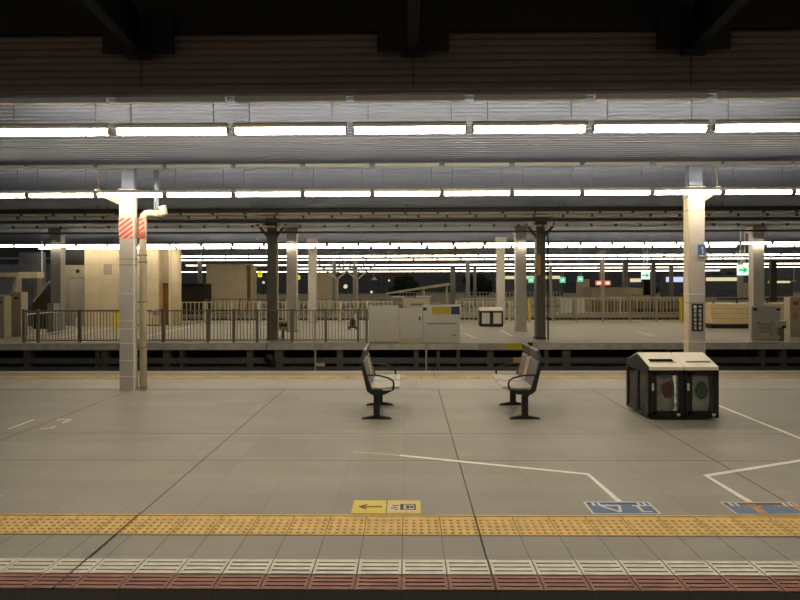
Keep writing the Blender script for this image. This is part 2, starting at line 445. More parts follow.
# right column
xa, xb, xc = X(684, CY), X(689.5, CY), X(705, CY)
rc = empty('platform_column', ((xa + xc)/2, CY + .2, 0)); ox, oy = (xa + xc)/2, CY + .2
tag(rc, 'grey-beige boxed steel column standing behind the black rubbish bin', 'column')
lbox(rc, xb, xc, CY, CY + .21, 0, 3.64, 'shaft', M_colgrey, .006, (ox, oy))
lbox(rc, xb - .012, xb, CY + .02, CY + .2, 0, 3.64, 'side_channel', M_cream, 0, (ox, oy))
for py in (210, 294, 342):
    zz = Z(py, CY, 697); lbox(rc, xb - .015, xc + .003, CY - .004, CY + .215, zz - .007, zz + .007, 'band_strip', M_signwhite if py > 290 else M_rail, 0, (ox, oy))
for py in (303,):
    zz = Z(py, CY, 697); lbox(rc, xb - .015, xc + .003, CY - .004, CY + .215, zz - .005, zz + .005, 'band_strip', M_rail, 0, (ox, oy))
lbox(rc, xb - .015, xc + .01, CY - .01, CY + .22, Z(198, CY, 697), 3.66, 'capital', M_colgrey, .005, (ox, oy))
lbox(rc, xb + .02, xc - .02, CY + .04, CY + .2, 3.66, 4.08, 'column_head', M_deck, 0, (ox, oy))
lbox(rc, X(705.4, CY), X(708, CY), CY + .1, CY + .18, 0, Z(256, CY, 700), 'conduit', M_cream, 0, (ox, oy))
lbox(rc, X(705, CY), X(709.3, CY), CY + .05, CY + .18, Z(260, CY, 700), Z(253.5, CY, 700), 'junction_box', M_cream, .004, (ox, oy))
lbox(rc, X(705.5, CY), X(707.8, CY), CY + .08, CY + .1, Z(270, CY, 700), Z(263, CY, 700), 'switch', M_black, 0, (ox, oy))
a_ = MB(); z5 = Z(299, CY, 712); a_.box(X(704.5, CY) - ox, X(719, CY) - ox, -.12, -.06, z5 - .05, z5 + .02); a_.build('swing_arm', M_rail, rc)

# platform number plate "1" on right column
pn = empty('platform_number_plate', (X(701.5, CY), CY - .012, Z(251, CY, 700)))
tag(pn, 'small blue plate with a white number 1 on the right column', 'sign')
hw, hh = .062, .115
MB().box(-hw, hw, -.012, .012, -hh, hh).build('plate', M_blue, pn)
MB().box(.002, .018, -.015, -.011, -.05, .075).box(-.014, .002, -.015, -.011, .045, .06).build('numeral', M_signwhite, pn)
MB().box(-.045, .045, -.015, -.011, -.10, -.078).build('caption_bar', M_signwhite, pn)
# black notice with vertical white lettering
vn = empty('vertical_notice', (X(697.2, CY), CY - .008, Z(317.5, CY, 700)))
tag(vn, 'black vertical notice with white characters on the right column', 'sign')
hw, hh = .098, .245
MB().box(-hw, hw, -.006, .006, -hh, hh).build('panel', M_black, vn)
rnd = random.Random(3)
for (cx, zs) in ((-.042, 6), (.045, 6)):
    mb = MB()
    for k in range(zs):
        zc = hh - .05 - k * .076
        if cx > 0 and k == 0:
            mb.box(cx - .032, cx + .032, -.009, -.0055, zc - .006, zc + .006); mb.box(cx - .006, cx + .006, -.009, -.0055, zc - .02, zc + .02); continue
        if cx < 0 and k == 0:
            mb.box(cx - .03, cx + .02, -.009, -.0055, zc - .028, zc + .022); continue
        for q in range(3): mb.box(cx - .022, cx + .022, -.009, -.0055, zc + .022 - q*.021 - .004, zc + .022 - q*.021 + .004)
        mb.box(cx - .005, cx + .004, -.009, -.0055, zc - .026, zc + .028)
        if rnd.random() < .6: mb.box(cx - .024, cx - .017, -.009, -.0055, zc - .024, zc + .02)
    mb.build('lettering', M_signwhite, vn)

# roof brackets with small floodlights beside both columns
for (bx0, bx1, side, lab) in ((118, 96, -1, 'left'), (706, 720, 1, 'right')):
    x0, x1 = X(bx0, CY), X(bx1, CY)
    b_ = empty('bracket_arm', (x0, CY + .1, 3.4)); L = x1 - x0
    tag(b_, 'pale steel bracket arm under the lamps at the %s column' % lab, 'bracket')
    MB().prism([(0, -.02), (0, .14), (L, .22), (L, .16)], -.03, .03).build('arm', M_greywall, b_)
    MB().box(L - .05, L + .05, -.06, .06, .16, .26).build('camera_box', M_cream, b_, bevel=.01)
    MB().tube([(L, 0, .24), (L, 0, .66)], .012, 6).build('hanger', M_rail, b_)

# ================================================================== LAMPS
def make_lamp(L, hang, deckh, name='fluorescent_lamp', rail=True, r=.03, mt=None, mh=None):  # rail: adds the bar imitating the lamp's ghost image
    root = empty(name, (0, 0, 0))
    MB().tube([(-L/2, 0, 0), (L/2, 0, 0)], r, 10).build('tube', mt or M_tube, root)
    MB().prism([(-.045, .03), (.045, .03), (.06, .06), (.03, .085), (-.03, .085), (-.06, .06)], -L/2 - .02, L/2 + .02, 'x').build('housing', mh or M_white, root)
    for s in (-1, 1):
        MB().box(s*(L/2 + .012) - .01, s*(L/2 + .012) + .01, -.03, .03, -.03, .04).build('end_cap', M_rail, root)
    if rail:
        MB().box(-L/2, L/2, -.05, .02, hang - .055, hang).build('lamp_ghost_bar', M_white, root)  # bar added to imitate the ghost image above each lamp
    for s in (-1, 1): MB().tube([(s*L*.38, 0, .08), (s*L*.38, 0, deckh)], .005 if rail else .004, 6).build('hanger', M_deck if rail else M_housing, root)
    return root
def row(Y, py, xg, pitch, px0, px1, labelf, group, L, hang, share=False, skip=(), rail=True, zadd=0, r=.033, mt=None, mh=None):
    """lamps of one row; xg = picture place of one gap between lamps"""
    p = at(400, py, Y); z = p.z; g = X(xg, Y, py)
    xs = []; x = g + pitch/2
    while x - pitch/2 > X(px0, Y, py): x -= pitch
    while x + pitch/2 < X(px1, Y, py) + pitch*.999:
        xs.append(x); x += pitch
    dz = (3.93 + .33*(Y - 6.1)/12.1 if Y < 14 else 4.19) - z
    proto = None; n = 0
    for i, x in enumerate(xs):
        if any(a < x < b for a, b in skip): continue
        if proto is None: o = proto = make_lamp(L, hang, dz, rail=rail, r=r, mt=mt, mh=mh)
        else: o = copy_tree(proto)
        o.location = (x, Y, z); tag(o, labelf(n) if not share else labelf(0), 'lamp', group); n += 1
    return n
N = []
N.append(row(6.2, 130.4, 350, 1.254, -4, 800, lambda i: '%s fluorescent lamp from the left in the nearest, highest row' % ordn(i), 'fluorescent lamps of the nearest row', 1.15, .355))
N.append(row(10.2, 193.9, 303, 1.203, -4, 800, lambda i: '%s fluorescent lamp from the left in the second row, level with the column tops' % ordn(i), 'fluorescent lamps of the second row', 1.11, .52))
N.append(row(23.3, 244.4, 390, 1.248, 5, 800, lambda i: '%s fluorescent lamp from the left in the third row of lamps' % ordn(i), 'fluorescent lamps of the third row', 1.12, .62, rail=False, r=.05, mt=M_tube_mid, mh=M_housing))
N.append(row(26.4, 246.9, 399, 1.253, 62, 800, lambda i: '%s fluorescent lamp from the left in the fourth row of lamps' % ordn(i), 'fluorescent lamps of the fourth row', 1.12, .6, rail=False, r=.05, mt=M_tube_mid, mh=M_housing, skip=((X(744, 26.4), X(768, 26.4)),)))
N.append(row(31.0, 256, 386, 1.21, 178, 800, lambda i: '%s fluorescent lamp from the left in the fifth row of lamps' % ordn(i), 'fluorescent lamps of the fifth row', 1.12, .6, rail=False, r=.04, mt=M_tube_mid, mh=M_housing))
N.append(row(40, 259.6, 390, 1.6, 200, 800, lambda i: 'distant fluorescent lamp in the sixth row, under the third canopy', 'lamps under the third canopy', 1.5, .6, share=True, rail=False, r=.03, mt=M_tube_far, mh=M_housing))
N.append(row(46, 264.8, 390, 1.6, 200, 800, lambda i: 'distant fluorescent lamp in the seventh row, at the rear of the third canopy', 'lamps at the rear of the third canopy', 1.55, .6, share=True, rail=False, r=.04, mt=M_tube_far, mh=M_housing))
N.append(row(57, 268.2, 390, 2.5, 300, 800, lambda i: 'far fluorescent lamp in the eighth row, under the fourth canopy', 'lamps under the fourth canopy', 2.4, .6, share=True, rail=False, r=.045, mt=M_tube_far, mh=M_housing))
N.append(row(63, 271.4, 390, 2.5, 190, 700, lambda i: 'farthest fluorescent lamp in the lowest row, above the distant platform', 'lamps of the lowest row', 2.4, .6, share=True, rail=False, r=.045, mt=M_tube_far, mh=M_housing))

# added bars imitating ghost images of the lamp rows, between the canopies
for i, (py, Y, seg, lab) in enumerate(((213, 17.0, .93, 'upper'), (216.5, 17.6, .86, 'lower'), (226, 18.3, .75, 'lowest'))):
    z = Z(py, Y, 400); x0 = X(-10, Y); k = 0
    r = empty('lamp_ghost_row', (0, Y, z)); tag(r, 'pale segmented bar imitating a lamp ghost image over the rear track, %s of three' % lab, 'lamp ghost')
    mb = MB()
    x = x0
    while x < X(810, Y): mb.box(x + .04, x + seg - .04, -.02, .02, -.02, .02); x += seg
    mb.build('ghost_segments', M_greywall, r)
    x = x0; j0 = None
    while x < X(810, Y):
        if j0 is None: j0 = j = MB().box(-.035, .035, -.03, .03, -.035, .04).build('joint', M_steel_dark, r)
        else: j = j0.copy(); C.objects.link(j)
        j.location = (x, 0, 0); x += seg
    for q in range(-3, 4): MB().tube([(q*4.5, 0, 0), (q*4.5, 0, 4.95 - z)], .01, 6).build('hanger', M_steel_dark, r)
for i, (py, Y, lab) in enumerate(((220.5, 18.0, 'thicker upper'), (232, 19.6, 'thin lower'))):
    z = Z(py, Y, 400)
    o = MB().tube([(X(-10, Y), Y, z), (X(810, Y), Y, z)], .05 if i == 0 else .03, 8).build('conduit_pipe', M_steel_dark)
    tag(o, '%s dark conduit pipe running under the middle canopy' % lab, 'pipe')

# ================================================================== FLOOR MARKINGS AND SIGNS
def fl(px, py, z=.003):
    d = CM.to_3x3() @ Vector(((px - 400) / F, (HOR - py) / F, -1)); t = (z - CAMZ) / d.z
    return Vector((d.x*t, d.y*t, z))
def strip(points, width, name, m, label, cat='floor marking', group=None, z=.0025):
    mb = MB(); P = [fl(*p) for p in points]
    L, R = [], []
    for i, p in enumerate(P):
        d = (P[min(i+1, len(P)-1)] - P[max(i-1, 0)]).normalized(); n = Vector((-d.y, d.x, 0))
        k = 1.0
        if 0 < i < len(P)-1:
            d1 = (P[i] - P[i-1]).normalized(); k = 1 / max(.5, abs(d1.dot(d)))
        L.append(p + n*width/2*k); R.append(p - n*width/2*k)
    pts = [(v.x, v.y) for v in L] + [(v.x, v.y) for v in R[::-1]]
    mb.prism(pts, 0.0012, z, 'z'); o = mb.build(name, m); tag(o, label, cat, group); return o
strip([(353, 451.5), (400, 455.2)], .035, 'queue_line', M_line_worn, 'worn faint start of the white queue line left of the dark joint')
strip([(400, 455.2), (588, 474), (620, 502)], .055, 'queue_line', M_line, 'white queue line bending down to the left blue floor sign')
strip([(812, 458.5), (706, 475.5), (752, 503)], .06, 'queue_line', M_line, 'white angled queue line ending at the right blue floor sign')
strip([(716, 404.5), (810, 442)], .055, 'queue_line', M_line, 'straight white line running right from the rubbish bin')
g = 'worn corner marks on the left of the platform'
strip([(8, 429), (34, 419.5)], .028, 'corner_mark', M_line, 'worn slanting white mark at far left of the platform', group=g)
strip([(34, 419.3), (46, 419)], .02, 'corner_mark', M_line_worn, 'short faint mark joining the slanting white mark', group=g)
strip([(57, 419.5), (71, 419.5), (62, 423)], .026, 'corner_mark', M_line, 'white hooked corner mark nearest the left column', group=g)
strip([(40, 428.5), (51, 428), (55, 426)], .026, 'corner_mark', M_line, 'small white corner mark between the slanting and hooked marks', group=g)
strip([(-3, 496.5), (5, 495)], .03, 'corner_mark', M_line_worn, 'small pale mark at left picture border above the yellow strip', group=g)
def quad(pts, name, m, z0, z1, parent=None, o_=(0, 0)):
    mb = MB(); P = [fl(*p) for p in pts]
    return mb.prism([(v.x - o_[0], v.y - o_[1]) for v in P], z0, z1, 'z').build(name, m, parent)
# yellow two-part floor sign
def rect_on(par, x0, x1, y0, y1, nm, m, z=.006, dz=.001): return MB().box(x0, x1, y0, y1, z - dz, z).build(nm, m, par)
yc = (4.925 + 5.26) / 2; a = fl(351, 513.5); b = fl(421, 513.5); m_ = fl(386, 513.5)
Wd = (b.x - a.x) / 2
ys = empty('yellow_floor_sign', (a.x + Wd/2, 4.955, 0)); tag(ys, 'bright yellow floor tile with a dark arrow pointing left', 'floor sign')
rect_on(ys, -Wd/2, Wd/2 - .006, 0, .30, 'tile', M_signyel, .004, .003)
MB().prism([(-.10, .15), (-.03, .21), (-.02, .19), (-.055, .162), (.11, .162), (.11, .138), (-.055, .138), (-.02, .11), (-.03, .09)], .0041, .0048, 'z').build('arrow', M_ink, ys)
ys = empty('yellow_floor_sign', (a.x + Wd*1.5, 4.955, 0)); tag(ys, 'pale yellow floor tile with a beige panel and a dark pictogram', 'floor sign')
rect_on(ys, -Wd/2 + .006, Wd/2, 0, .30, 'tile', M_signyel, .004, .003)
rect_on(ys, -Wd/2 + .012, Wd/2 - .03, .03, .27, 'panel', M_signbeige, .0046, .0006)
mb = MB()
for (x0, x1, y0, y1) in ((-.03, .0, .08, .21), (.0, .1, .195, .21), (.0, .1, .08, .095), (.02, .05, .11, .18), (.09, .105, .08, .21), (.055, .085, .12, .17), (-.1, -.04, .17, .185), (-.09, -.06, .12, .14), (-.075, -.05, .08, .1), (-.11, -.09, .1, .12)):
    mb.box(x0, x1, y0, y1, .0046, .0052)
mb.build('pictogram', M_ink, ys)
# blue floor signs
def blue(pxs, lab, warm):
    P = [fl(*p) for p in pxs]       # near-left, near-right, far-right, far-left
    x0 = (P[0].x + P[3].x)/2; x1 = (P[1].x + P[2].x)/2; y0 = 4.955; y1 = 5.235
    r = empty('blue_floor_sign', ((x0+x1)/2, y0, 0)); tag(r, lab, 'floor sign', 'blue floor signs'); h = (x1-x0)/2; D = y1 - y0
    mt = M_orange if warm else M_signwhite
    rect_on(r, -h, h, 0, D, 'border', M_signwhite if not warm else M_signbeige, .004, .003)
    rect_on(r, -h + .018, h - .018, .018, D - .018, 'panel', M_blue, .0046, .0005)
    rect_on(r, -h + .03, h - .03, D - .06, D - .035, 'caption_bar', M_ink, .0052, .0005)
    mb = MB()
    for q in (-h + .06, -h + .11, h - .12, h - .07): mb.box(q, q + .026, D - .1, D - .03, .0052, .0058)
    mb.build('quote_marks', M_signwhite, r)
    if not warm:
        mb = MB()
        tri = [(-.17, .19), (.0, .19), (-.04, .04)]
        for i in range(3):
            p, q = Vector(tri[i]), Vector(tri[(i+1) % 3]); d = (q-p).normalized(); n = Vector((-d.y, d.x))*.012
            mb.prism([tuple(p+n), tuple(q+n), tuple(q-n), tuple(p-n)], .0046, .0054, 'z')
        mb.build('triangle', mt, r)
        MB().box(.11, .27, .175, .195, .0046, .0054).box(.14, .165, .05, .18, .0046, .0054).box(.14, .23, .04, .06, .0046, .0054).build('stroke', mt, r)
    else:
        MB().box(-.12, -.04, .03, .22, .0046, .0054).box(-.16, .0, .16, .19, .0046, .0054).build('stroke', mt, r)
        MB().box(.1, .42, .17, .19, .0046, .0054).box(.25, .29, .04, .22, .0046, .0054).build('second_stroke', mt, r)
blue([(593, 514.5), (661, 515), (650, 502), (583, 502)], 'blue floor sign with a white triangle, under the bending white line', False)
blue([(737, 516), (812, 516), (798, 503), (722, 503)], 'blue floor sign with orange strokes, at the right picture border', True)

# ================================================================== BENCHES
def make_bench():
    """faces +x, runs along y, origin on the floor below the near leg"""
    r = empty('platform_bench')
    LL = .96
    for k, y in enumerate((0, LL)):
        lg = MB().box(-.045, .045, y - .03, y + .03, .03, .36).build('leg', M_black, r, bevel=.008)
        MB().prism([(-.22, .0), (-.2, .022), (-.05, .05), (.05, .05), (.2, .022), (.22, .0)], y - .03, y + .03, 'y').build('foot', M_black, lg)
    MB().box(-.05, .05, -.1, LL + .1, .34, .40).build('beam', M_black, r, bevel=.01)
    for y in (-.13, LL + .09):
        MB().prism([(-.22, .80), (-.13, .42), (-.07, .37), (.12, .37), (.24, .43), (.12, .425), (-.06, .44), (-.19, .84)], y, y + .035, 'y').build('side_frame', M_black, r)
        yy = y + .017
        MB().tube([(-.17, yy, .60), (-.10, yy, .645), (.05, yy, .635), (.18, yy, .60), (.235, yy, .565), (.25, yy, .52), (.235, yy, .43)], .013, 8).build('armrest', M_black, r, smooth=True)
    ys_ = ((-.08, .455), (.505, 1.04))
    for (a, b) in ys_:
        MB().prism([(-.1, .45), (-.09, .475), (.1, .462), (.27, .482), (.325, .475), (.335, .455), (.3, .44), (.1, .435)], a, b, 'y').build('seat', M_bench_seat, r, bevel=.006)
        MB().prism([(-.115, .47), (-.085, .475), (-.17, .82), (-.205, .83)], a, b, 'y').build('backrest', M_bench_back, r, bevel=.008)
        MB().prism([(-.225, .85), (-.195, .84), (-.175, .855), (-.15, .97), (-.165, .995), (-.19, .99)], a - .01, b + .01, 'y').build('headrest', M_bench_head, r, bevel=.01)
    MB().prism([(-.12, .46), (-.055, .47), (-.135, .81), (-.20, .84)], .458, .502, 'y').build('centre_strap', M_signwhite, r)
    mb = MB()
    for k in range(5):
        t = .12 + k*.17; x0 = -.045 - .085*t; z0 = .48 + .34*t
        mb.prism([(x0 - .012, z0), (x0 + .003, z0), (x0 - .008, z0 + .04), (x0 - .023, z0 + .04)], .457, .503, 'y')
    mb.build('orange_marks', M_orange, r)
    MB().box(-.08, .28, .46, .50, .40, .447).build('seat_divider', M_black, r)
    return r
b1 = make_bench(); b1.location = (fl(376.5, 419.5).x, 8.42, 0)
tag(b1, 'two-seat grey bench facing right, on the left of the pair', 'bench', 'platform benches')
b2 = copy_tree(b1); b2.location = (fl(525.5, 419.5).x, 8.42 + .96, 0); b2.rotation_euler = (0, 0, math.pi)
tag(b2, 'two-seat grey bench facing left, nearer the rubbish bin', 'bench', 'platform benches')

# ================================================================== RUBBISH BIN
x0 = X(648, 8.36); x1 = X(718.5, 8.36); yf = 8.36; yb_ = 9.2
bn = empty('rubbish_bin', ((x0+x1)/2, (yf+yb_)/2, 0)); W = (x1-x0)/2; D = (yb_-yf)/2
tag(bn, 'large black-framed rubbish bin with glass doors and a beige sloping lid', 'bin')
zE, zR = .70, .885
mb = MB()
for sx in (-1, 1):
    for sy in (-1, 1): mb.box(sx*W - (.05 if sx > 0 else 0), sx*W + (.05 if sx < 0 else 0), sy*D - (.05 if sy > 0 else 0), sy*D + (.05 if sy < 0 else 0), .04, zE)
mb.box(-.05, .05, -D, -D + .05, .04, zE); mb.box(-.05, .05, D - .05, D, .04, zE)
for sx in (-1, 1): mb.box(sx*W - (.05 if sx > 0 else 0), sx*W + (.05 if sx < 0 else 0), -.04, .04, .04, zE)
mb.box(-W, W, -D, D, .03, .07)
for sy in (-1, 1): mb.box(-W, W, sy*D - (.05 if sy > 0 else 0), sy*D + (.05 if sy < 0 else 0), zE - .05, zE)
for sx in (-1, 1): mb.box(sx*W - (.05 if sx > 0 else 0), sx*W + (.05 if sx < 0 else 0), -D, D, zE - .05, zE)
mb.build('frame', M_black, bn)
for sx in (-1, 1):
    MB().prism([(-D, zE), (D, zE), (D, zE + .05), (0, zR), (-D, zE + .05)], sx*W - (.025 if sx > 0 else 0), sx*W + (.025 if sx < 0 else 0), 'x').build('gable_panel', M_black, bn)
for sy in (-1, 1):
    for k, (a, b) in enumerate(((-W + .01, -.004), (.004, W - .01))):
        q = MB().prism([(sy*(D + .02), zE + .0), (sy*(D + .02), zE + .05), (0, zR + .02), (0, zR - .02)], a, b, 'x').build('lid', M_lid, bn, bevel=.004)
        if sy < 0:
            # slot lies on the slope
            t0, t1 = .30, .52
            def pt(t): return (-(D + .02) * (1 - t), zE + .05 + t * (zR + .02 - zE - .05))
            (ya, za), (yb2, zb2) = pt(t0), pt(t1) if k == 0 else pt(.38)
            c = (a + b)/2 + (.0 if k == 0 else .03)
            MB().prism([(ya, za - .004), (ya, za + .003), (yb2, zb2 + .003), (yb2, zb2 - .004)], c - .17, c + .17, 'x').build('slot', M_slot, q)
            MB().box(c - .19, c + .19, ya - .012, ya - .002, za - .002, za + .008).build('slot_lip', M_signwhite, q)
# doors front
for k, (a, b) in enumerate(((-W + .05, -.05), (.05, W - .05))):
    dr = MB()
    y = -D - .012
    for (p0, p1, z0, z1) in ((a - .03, a + .06, .08, zE - .03), (b - .03, b + .03, .08, zE - .03), (a, b, .08, .13), (a, b, zE - .07, zE - .03)):
        dr.box(p0, p1, y - .012, y + .008, z0, z1)
    d_ = dr.build('door', M_black, bn)
    MB().box(a + .04, b - .02, y, y + .005, .12, zE - .06).build('pane', M_glass, d_)
    MB().box(a - .012, a + .012, y - .035, y - .012, .42, .52).build('latch', M_gate, d_)
    MB().box(b - .06, b - .01, y - .03, y - .012, .06, .1).build('foot_lock', M_gate, d_, bevel=.01)
for (a, b) in ((-D + .05, -.04), (.04, D - .05)):
    MB().box(-W + .015, -W + .02, a, b, .07, zE - .05).build('side_pane', M_glass, bn)
    MB().box(W - .02, W - .015, a, b, .07, zE - .05).build('side_pane', M_glass, bn)
for sx in (-1, 1):
    for sy in (-1, 1):
        MB().tube([(sx*(W-.08) - .012, sy*(D-.08), .02), (sx*(W-.08) + .012, sy*(D-.08), .02)], .02, 10).build('caster', M_black, bn)
# bags inside: separate things
rnd = random.Random(5)
for k, (cx, mm, lab) in enumerate(((-W/2, M_binred, 'red'), (W/2, M_bingreen, 'green'))):
    cx += bn.location.x; cy = bn.location.y - .15
    bg = empty('rubbish_bag', (cx, cy, .072))
    tag(bg, 'clear bag with %s rubbish inside the %s half of the rubbish bin' % (lab, 'left' if k == 0 else 'right'), 'bag', 'rubbish bags')
    prof = []
    for i in range(11):
        t = i / 10; prof.append((.195 + .02*math.sin(math.pi*t) + (.012 if i == 10 else 0), t*.52))
    bm = bmesh.new(); rings = []
    for (rr, zz) in prof:
        rings.append([bm.verts.new((rr*math.cos(t) * (1 + rnd.uniform(-.06, .06)), rr*1.1*math.sin(t) * (1 + rnd.uniform(-.06, .06)), zz)) for t in (2*math.pi*q/24 for q in range(24))])
    for A, B in zip(rings, rings[1:]):
        for q in range(24): bm.faces.new((A[q], A[(q+1) % 24], B[(q+1) % 24], B[q]))
    bm.faces.new(rings[0]); bm.faces.new(rings[-1])
    mo = MB(); mo.bm.free(); mo.bm = bm
    mo.build('bag', M_bag, bg, smooth=True)
    MB().blob((.03, -.205, .33), .10, .05, .14, 2, .06, rnd).build('contents', mm, bg, smooth=True)

# ================================================================== MIDDLE PLATFORM: columns
def column(px0, px1, pyt, Y, m, label, depth=.35, strip=False, z1=4.14, grp=None, signs=None):
    x0, x1 = X(px0, Y), X(px1, Y)
    r = empty('canopy_column', ((x0+x1)/2, Y + depth/2, 0)); tag(r, label, 'column', grp); h = (x1-x0)/2
    MB().box(-h, h, -depth/2, depth/2, 0, z1).build('shaft', m, r, bevel=.01)
    MB().box(-h - .06, h + .06, -depth/2 - .06, depth/2 + .06, z1 - .25, z1).build('capital', m, r)
    MB().box(-h - .03, h + .03, -depth/2 - .03, depth/2 + .03, 0, .08).build('base', M_steel_dark if strip else m, r)
    if strip: MB().box(h, h + .05, -.06, .0, 0, z1 - .3).build('conduit', M_cream, r)
    return r
M_coldark = mat('column_dark_brown', (96, 88, 74), .55, noise=.12)
M_collight = mat('column_light', (190, 184, 168), .5, noise=.05)
M_colgrey2 = mat('column_mid_grey', (140, 138, 130), .5, noise=.05)
dc1 = column(267, 276, 240, 19.9, M_coldark, 'dark brown column at the front of the middle platform, left of centre', strip=True)
dc2 = column(536.5, 545, 240, 20.2, M_coldark, 'dark brown column at the front of the middle platform, right of the benches', strip=True)
MB().box(.2, .24, -.3, -.26, 0, 3.6).build('pipe', M_darkbrown, dc2)
MB().box(-.12, .0, -.19, -.177, 2.2, 2.9).build('red_notice', M_orange, dc2)
for (dc, nm) in ((dc1, 'left'), (dc2, 'right')):   # braced heads
    for s in (-1, 1): MB().tube([(0, -.1, 3.35), (s*.5, -.1, 3.95)], .05, 8).build('brace', M_coldark, dc)
cl = column(50.5, 60.5, 250, 23.4, M_colgrey2, 'grey column beside the gently lit beige building at left')
column(286.5, 296.5, 250, 23.4, M_collight, 'pale column just right of the dark left column')
column(516, 526.5, 250, 23.4, M_collight, 'pale wide column left of the dark right column')
column(753.5, 764.5, 250, 23.4, M_collight, 'pale wide column behind the right gate box')
column(308, 316, 256, 28.9, M_collight, 'pale column at the rear railing, left of centre')
column(497, 505, 256, 28.4, M_collight, 'pale column beside the distant rubbish bin')
# columns of the further platforms
for (px, wd, Y, m, lab) in ((199, 3.5, 40.8, M_colgrey2, 'between the two beige buildings'), (334, 3.6, 40.8, M_colgrey2, 'with branching struts, left one'),
                            (468, 4, 40.8, M_colgrey2, 'among the distant cluster, middle'), (603, 4, 40.8, M_collight, 'between the two red lit signs'),
                            (741.5, 4, 40.8, M_collight, 'below the nearest green sign'), (355, 4.5, 50, M_collight, 'with branching struts, right one'),
                            (453, 5, 50, M_colgrey2, 'at the end of the slanting roof'), (475, 3, 50, M_colgrey2, 'among the distant cluster, right'),
                            (551, 2.5, 50, M_collight, 'just right of the dark right column'),
                            (626, 5, 45.5, M_colgrey2, 'right of the red lit signs'), (654, 4, 45.8, M_colgrey2, 'right of the green sign'), (672, 3, 50, M_colgrey2, 'next to the right near column'),
                            (774, 6, 45.5, M_coldark, 'dark one right of the wide pale column')):
    column(px - wd/2, px + wd/2, 260, Y, m, 'distant slender column ' + lab, depth=.3, grp='columns of the further platforms')
# branching struts on tree columns
for (px, Y, lab) in ((337, 38.5, 'left'), (357, 42.5, 'right')):
    xx = X(px, Y); r = empty('branching_strut', (xx, Y, 0)); tag(r, 'white branching roof strut on the distant %s tree column' % lab, 'strut', 'branching roof struts')
    MB().tube([(0, 0, 0), (0, 0, 2.3)], .1, 8).build('stem', M_cream, r)
    for s in (-1, 1):
        MB().tube([(0, 0, 2.2), (s*1.35, 0, 3.3)], .06, 8).build('branch', M_white, r); MB().tube([(0, 0, 2.6), (s*.6, 0, 3.4)], .05, 8).build('branch', M_white, r)

# ---- fences
def fence(name, label, px0, px1, Y, ztop, pitch, posts, m, zb=.05, bw=.017, ph=.04, rails=2, cat='railing'):
    x0, x1 = X(px0, Y), X(px1, Y)
    r = empty(name, ((x0+x1)/2, Y, 0)); ox = (x0+x1)/2; tag(r, label, cat)
    mb = MB(); n = int((x1-x0)/pitch)
    for k in range(n+1):
        x = x0 + k*(x1-x0)/n - ox; mb.box(x - bw/2, x + bw/2, -bw/2, bw/2, zb, ztop - .02)
    mb.build('balusters', m, r)
    MB().box(x0-ox, x1-ox, -.03, .03, ztop - .045, ztop).build('top_rail', m, r)
    MB().box(x0-ox, x1-ox, -.02, .02, zb, zb + .04).build('bottom_rail', m, r)
    for p in posts:
        x = X(p, Y) - ox; MB().box(x - ph, x + ph, -ph, ph, 0, ztop + .03).build('post', m, r)
    return r
FZ = 1.07
fence('platform_fence', 'grey-brown baluster fence in front of the beige building, left part', 23.5, 119.5, 19.4, FZ, .105, (24, 38, 80), M_rail)
fence('platform_fence', 'grey-brown baluster fence behind the left column and drainpipe', 121, 209.5, 19.4, FZ, .105, (122.5, 163, 208), M_rail)
fence('platform_fence', 'grey-brown baluster fence left of the dark left column', 210.5, 277, 19.4, FZ, .105, (233.7, 257), M_rail)
fence('platform_fence', 'grey-brown baluster fence between dark left column and gate housings', 277.5, 367, 19.4, FZ, .105, (292, 325.7, 358, 366.5), M_rail)
pp = [178 + 27.0*i for i in range(8)]
fence('rear_railing', 'cream baluster railing at the rear edge, left of centre', 178, 392, 29.6, 1.02, .21, pp, M_railw, bw=.035, ph=.045)
fence('rear_railing', 'cream baluster railing at the rear edge, behind the distant bin', 456, 548, 29.6, 1.02, .21, (456, 483, 510, 540), M_railw, bw=.035, ph=.045)
r = fence('rear_railing', 'brown-grey railing at the rear edge, right of the dark right column', 551, 692, 29.6, 1.22, .21, (553, 576, 603, 630, 656, 683), M_railmid, bw=.022, ph=.035)
fence('far_railing', 'distant dark railing on the third platform, left of centre', 204, 400, 36.6, .98, .2, (240, 300, 360), M_rail, bw=.03)
fence('far_railing', 'distant railing on the third platform, right of centre', 460, 690, 36.6, .98, .2, (500, 560, 620, 680), M_railw, bw=.03)
fence('far_railing', 'distant cream railing on the fourth platform', 400, 560, 53.4, 1.1, .3, (430, 470, 510, 550), M_railw, bw=.06)

# slanted white handrail beside the stairs (left)
r = empty('stair_handrail', (X(24, 20.2), 20.2, 0)); tag(r, 'bright slanting steel handrail behind the left fence', 'handrail')
p = [at(24, 314.5, 20.2), at(60, 311.5, 21.5), at(78, 310.5, 22)]; q = [at(24, 337, 20.2), at(70, 330, 22)]
base = Vector(r.location)
MB().tube([v - base for v in p], .022, 8).build('upper_rail', M_white, r); MB().tube([v - base for v in q], .02, 8).build('lower_rail', M_white, r)
MB().tube([p[0] - base, Vector((p[0].x, p[0].y, 0)) - base], .022, 8).build('post', M_white, r)
MB().tube([p[2] - base, Vector((p[2].x, p[2].y, 0)) - base], .022, 8).build('post', M_white, r)

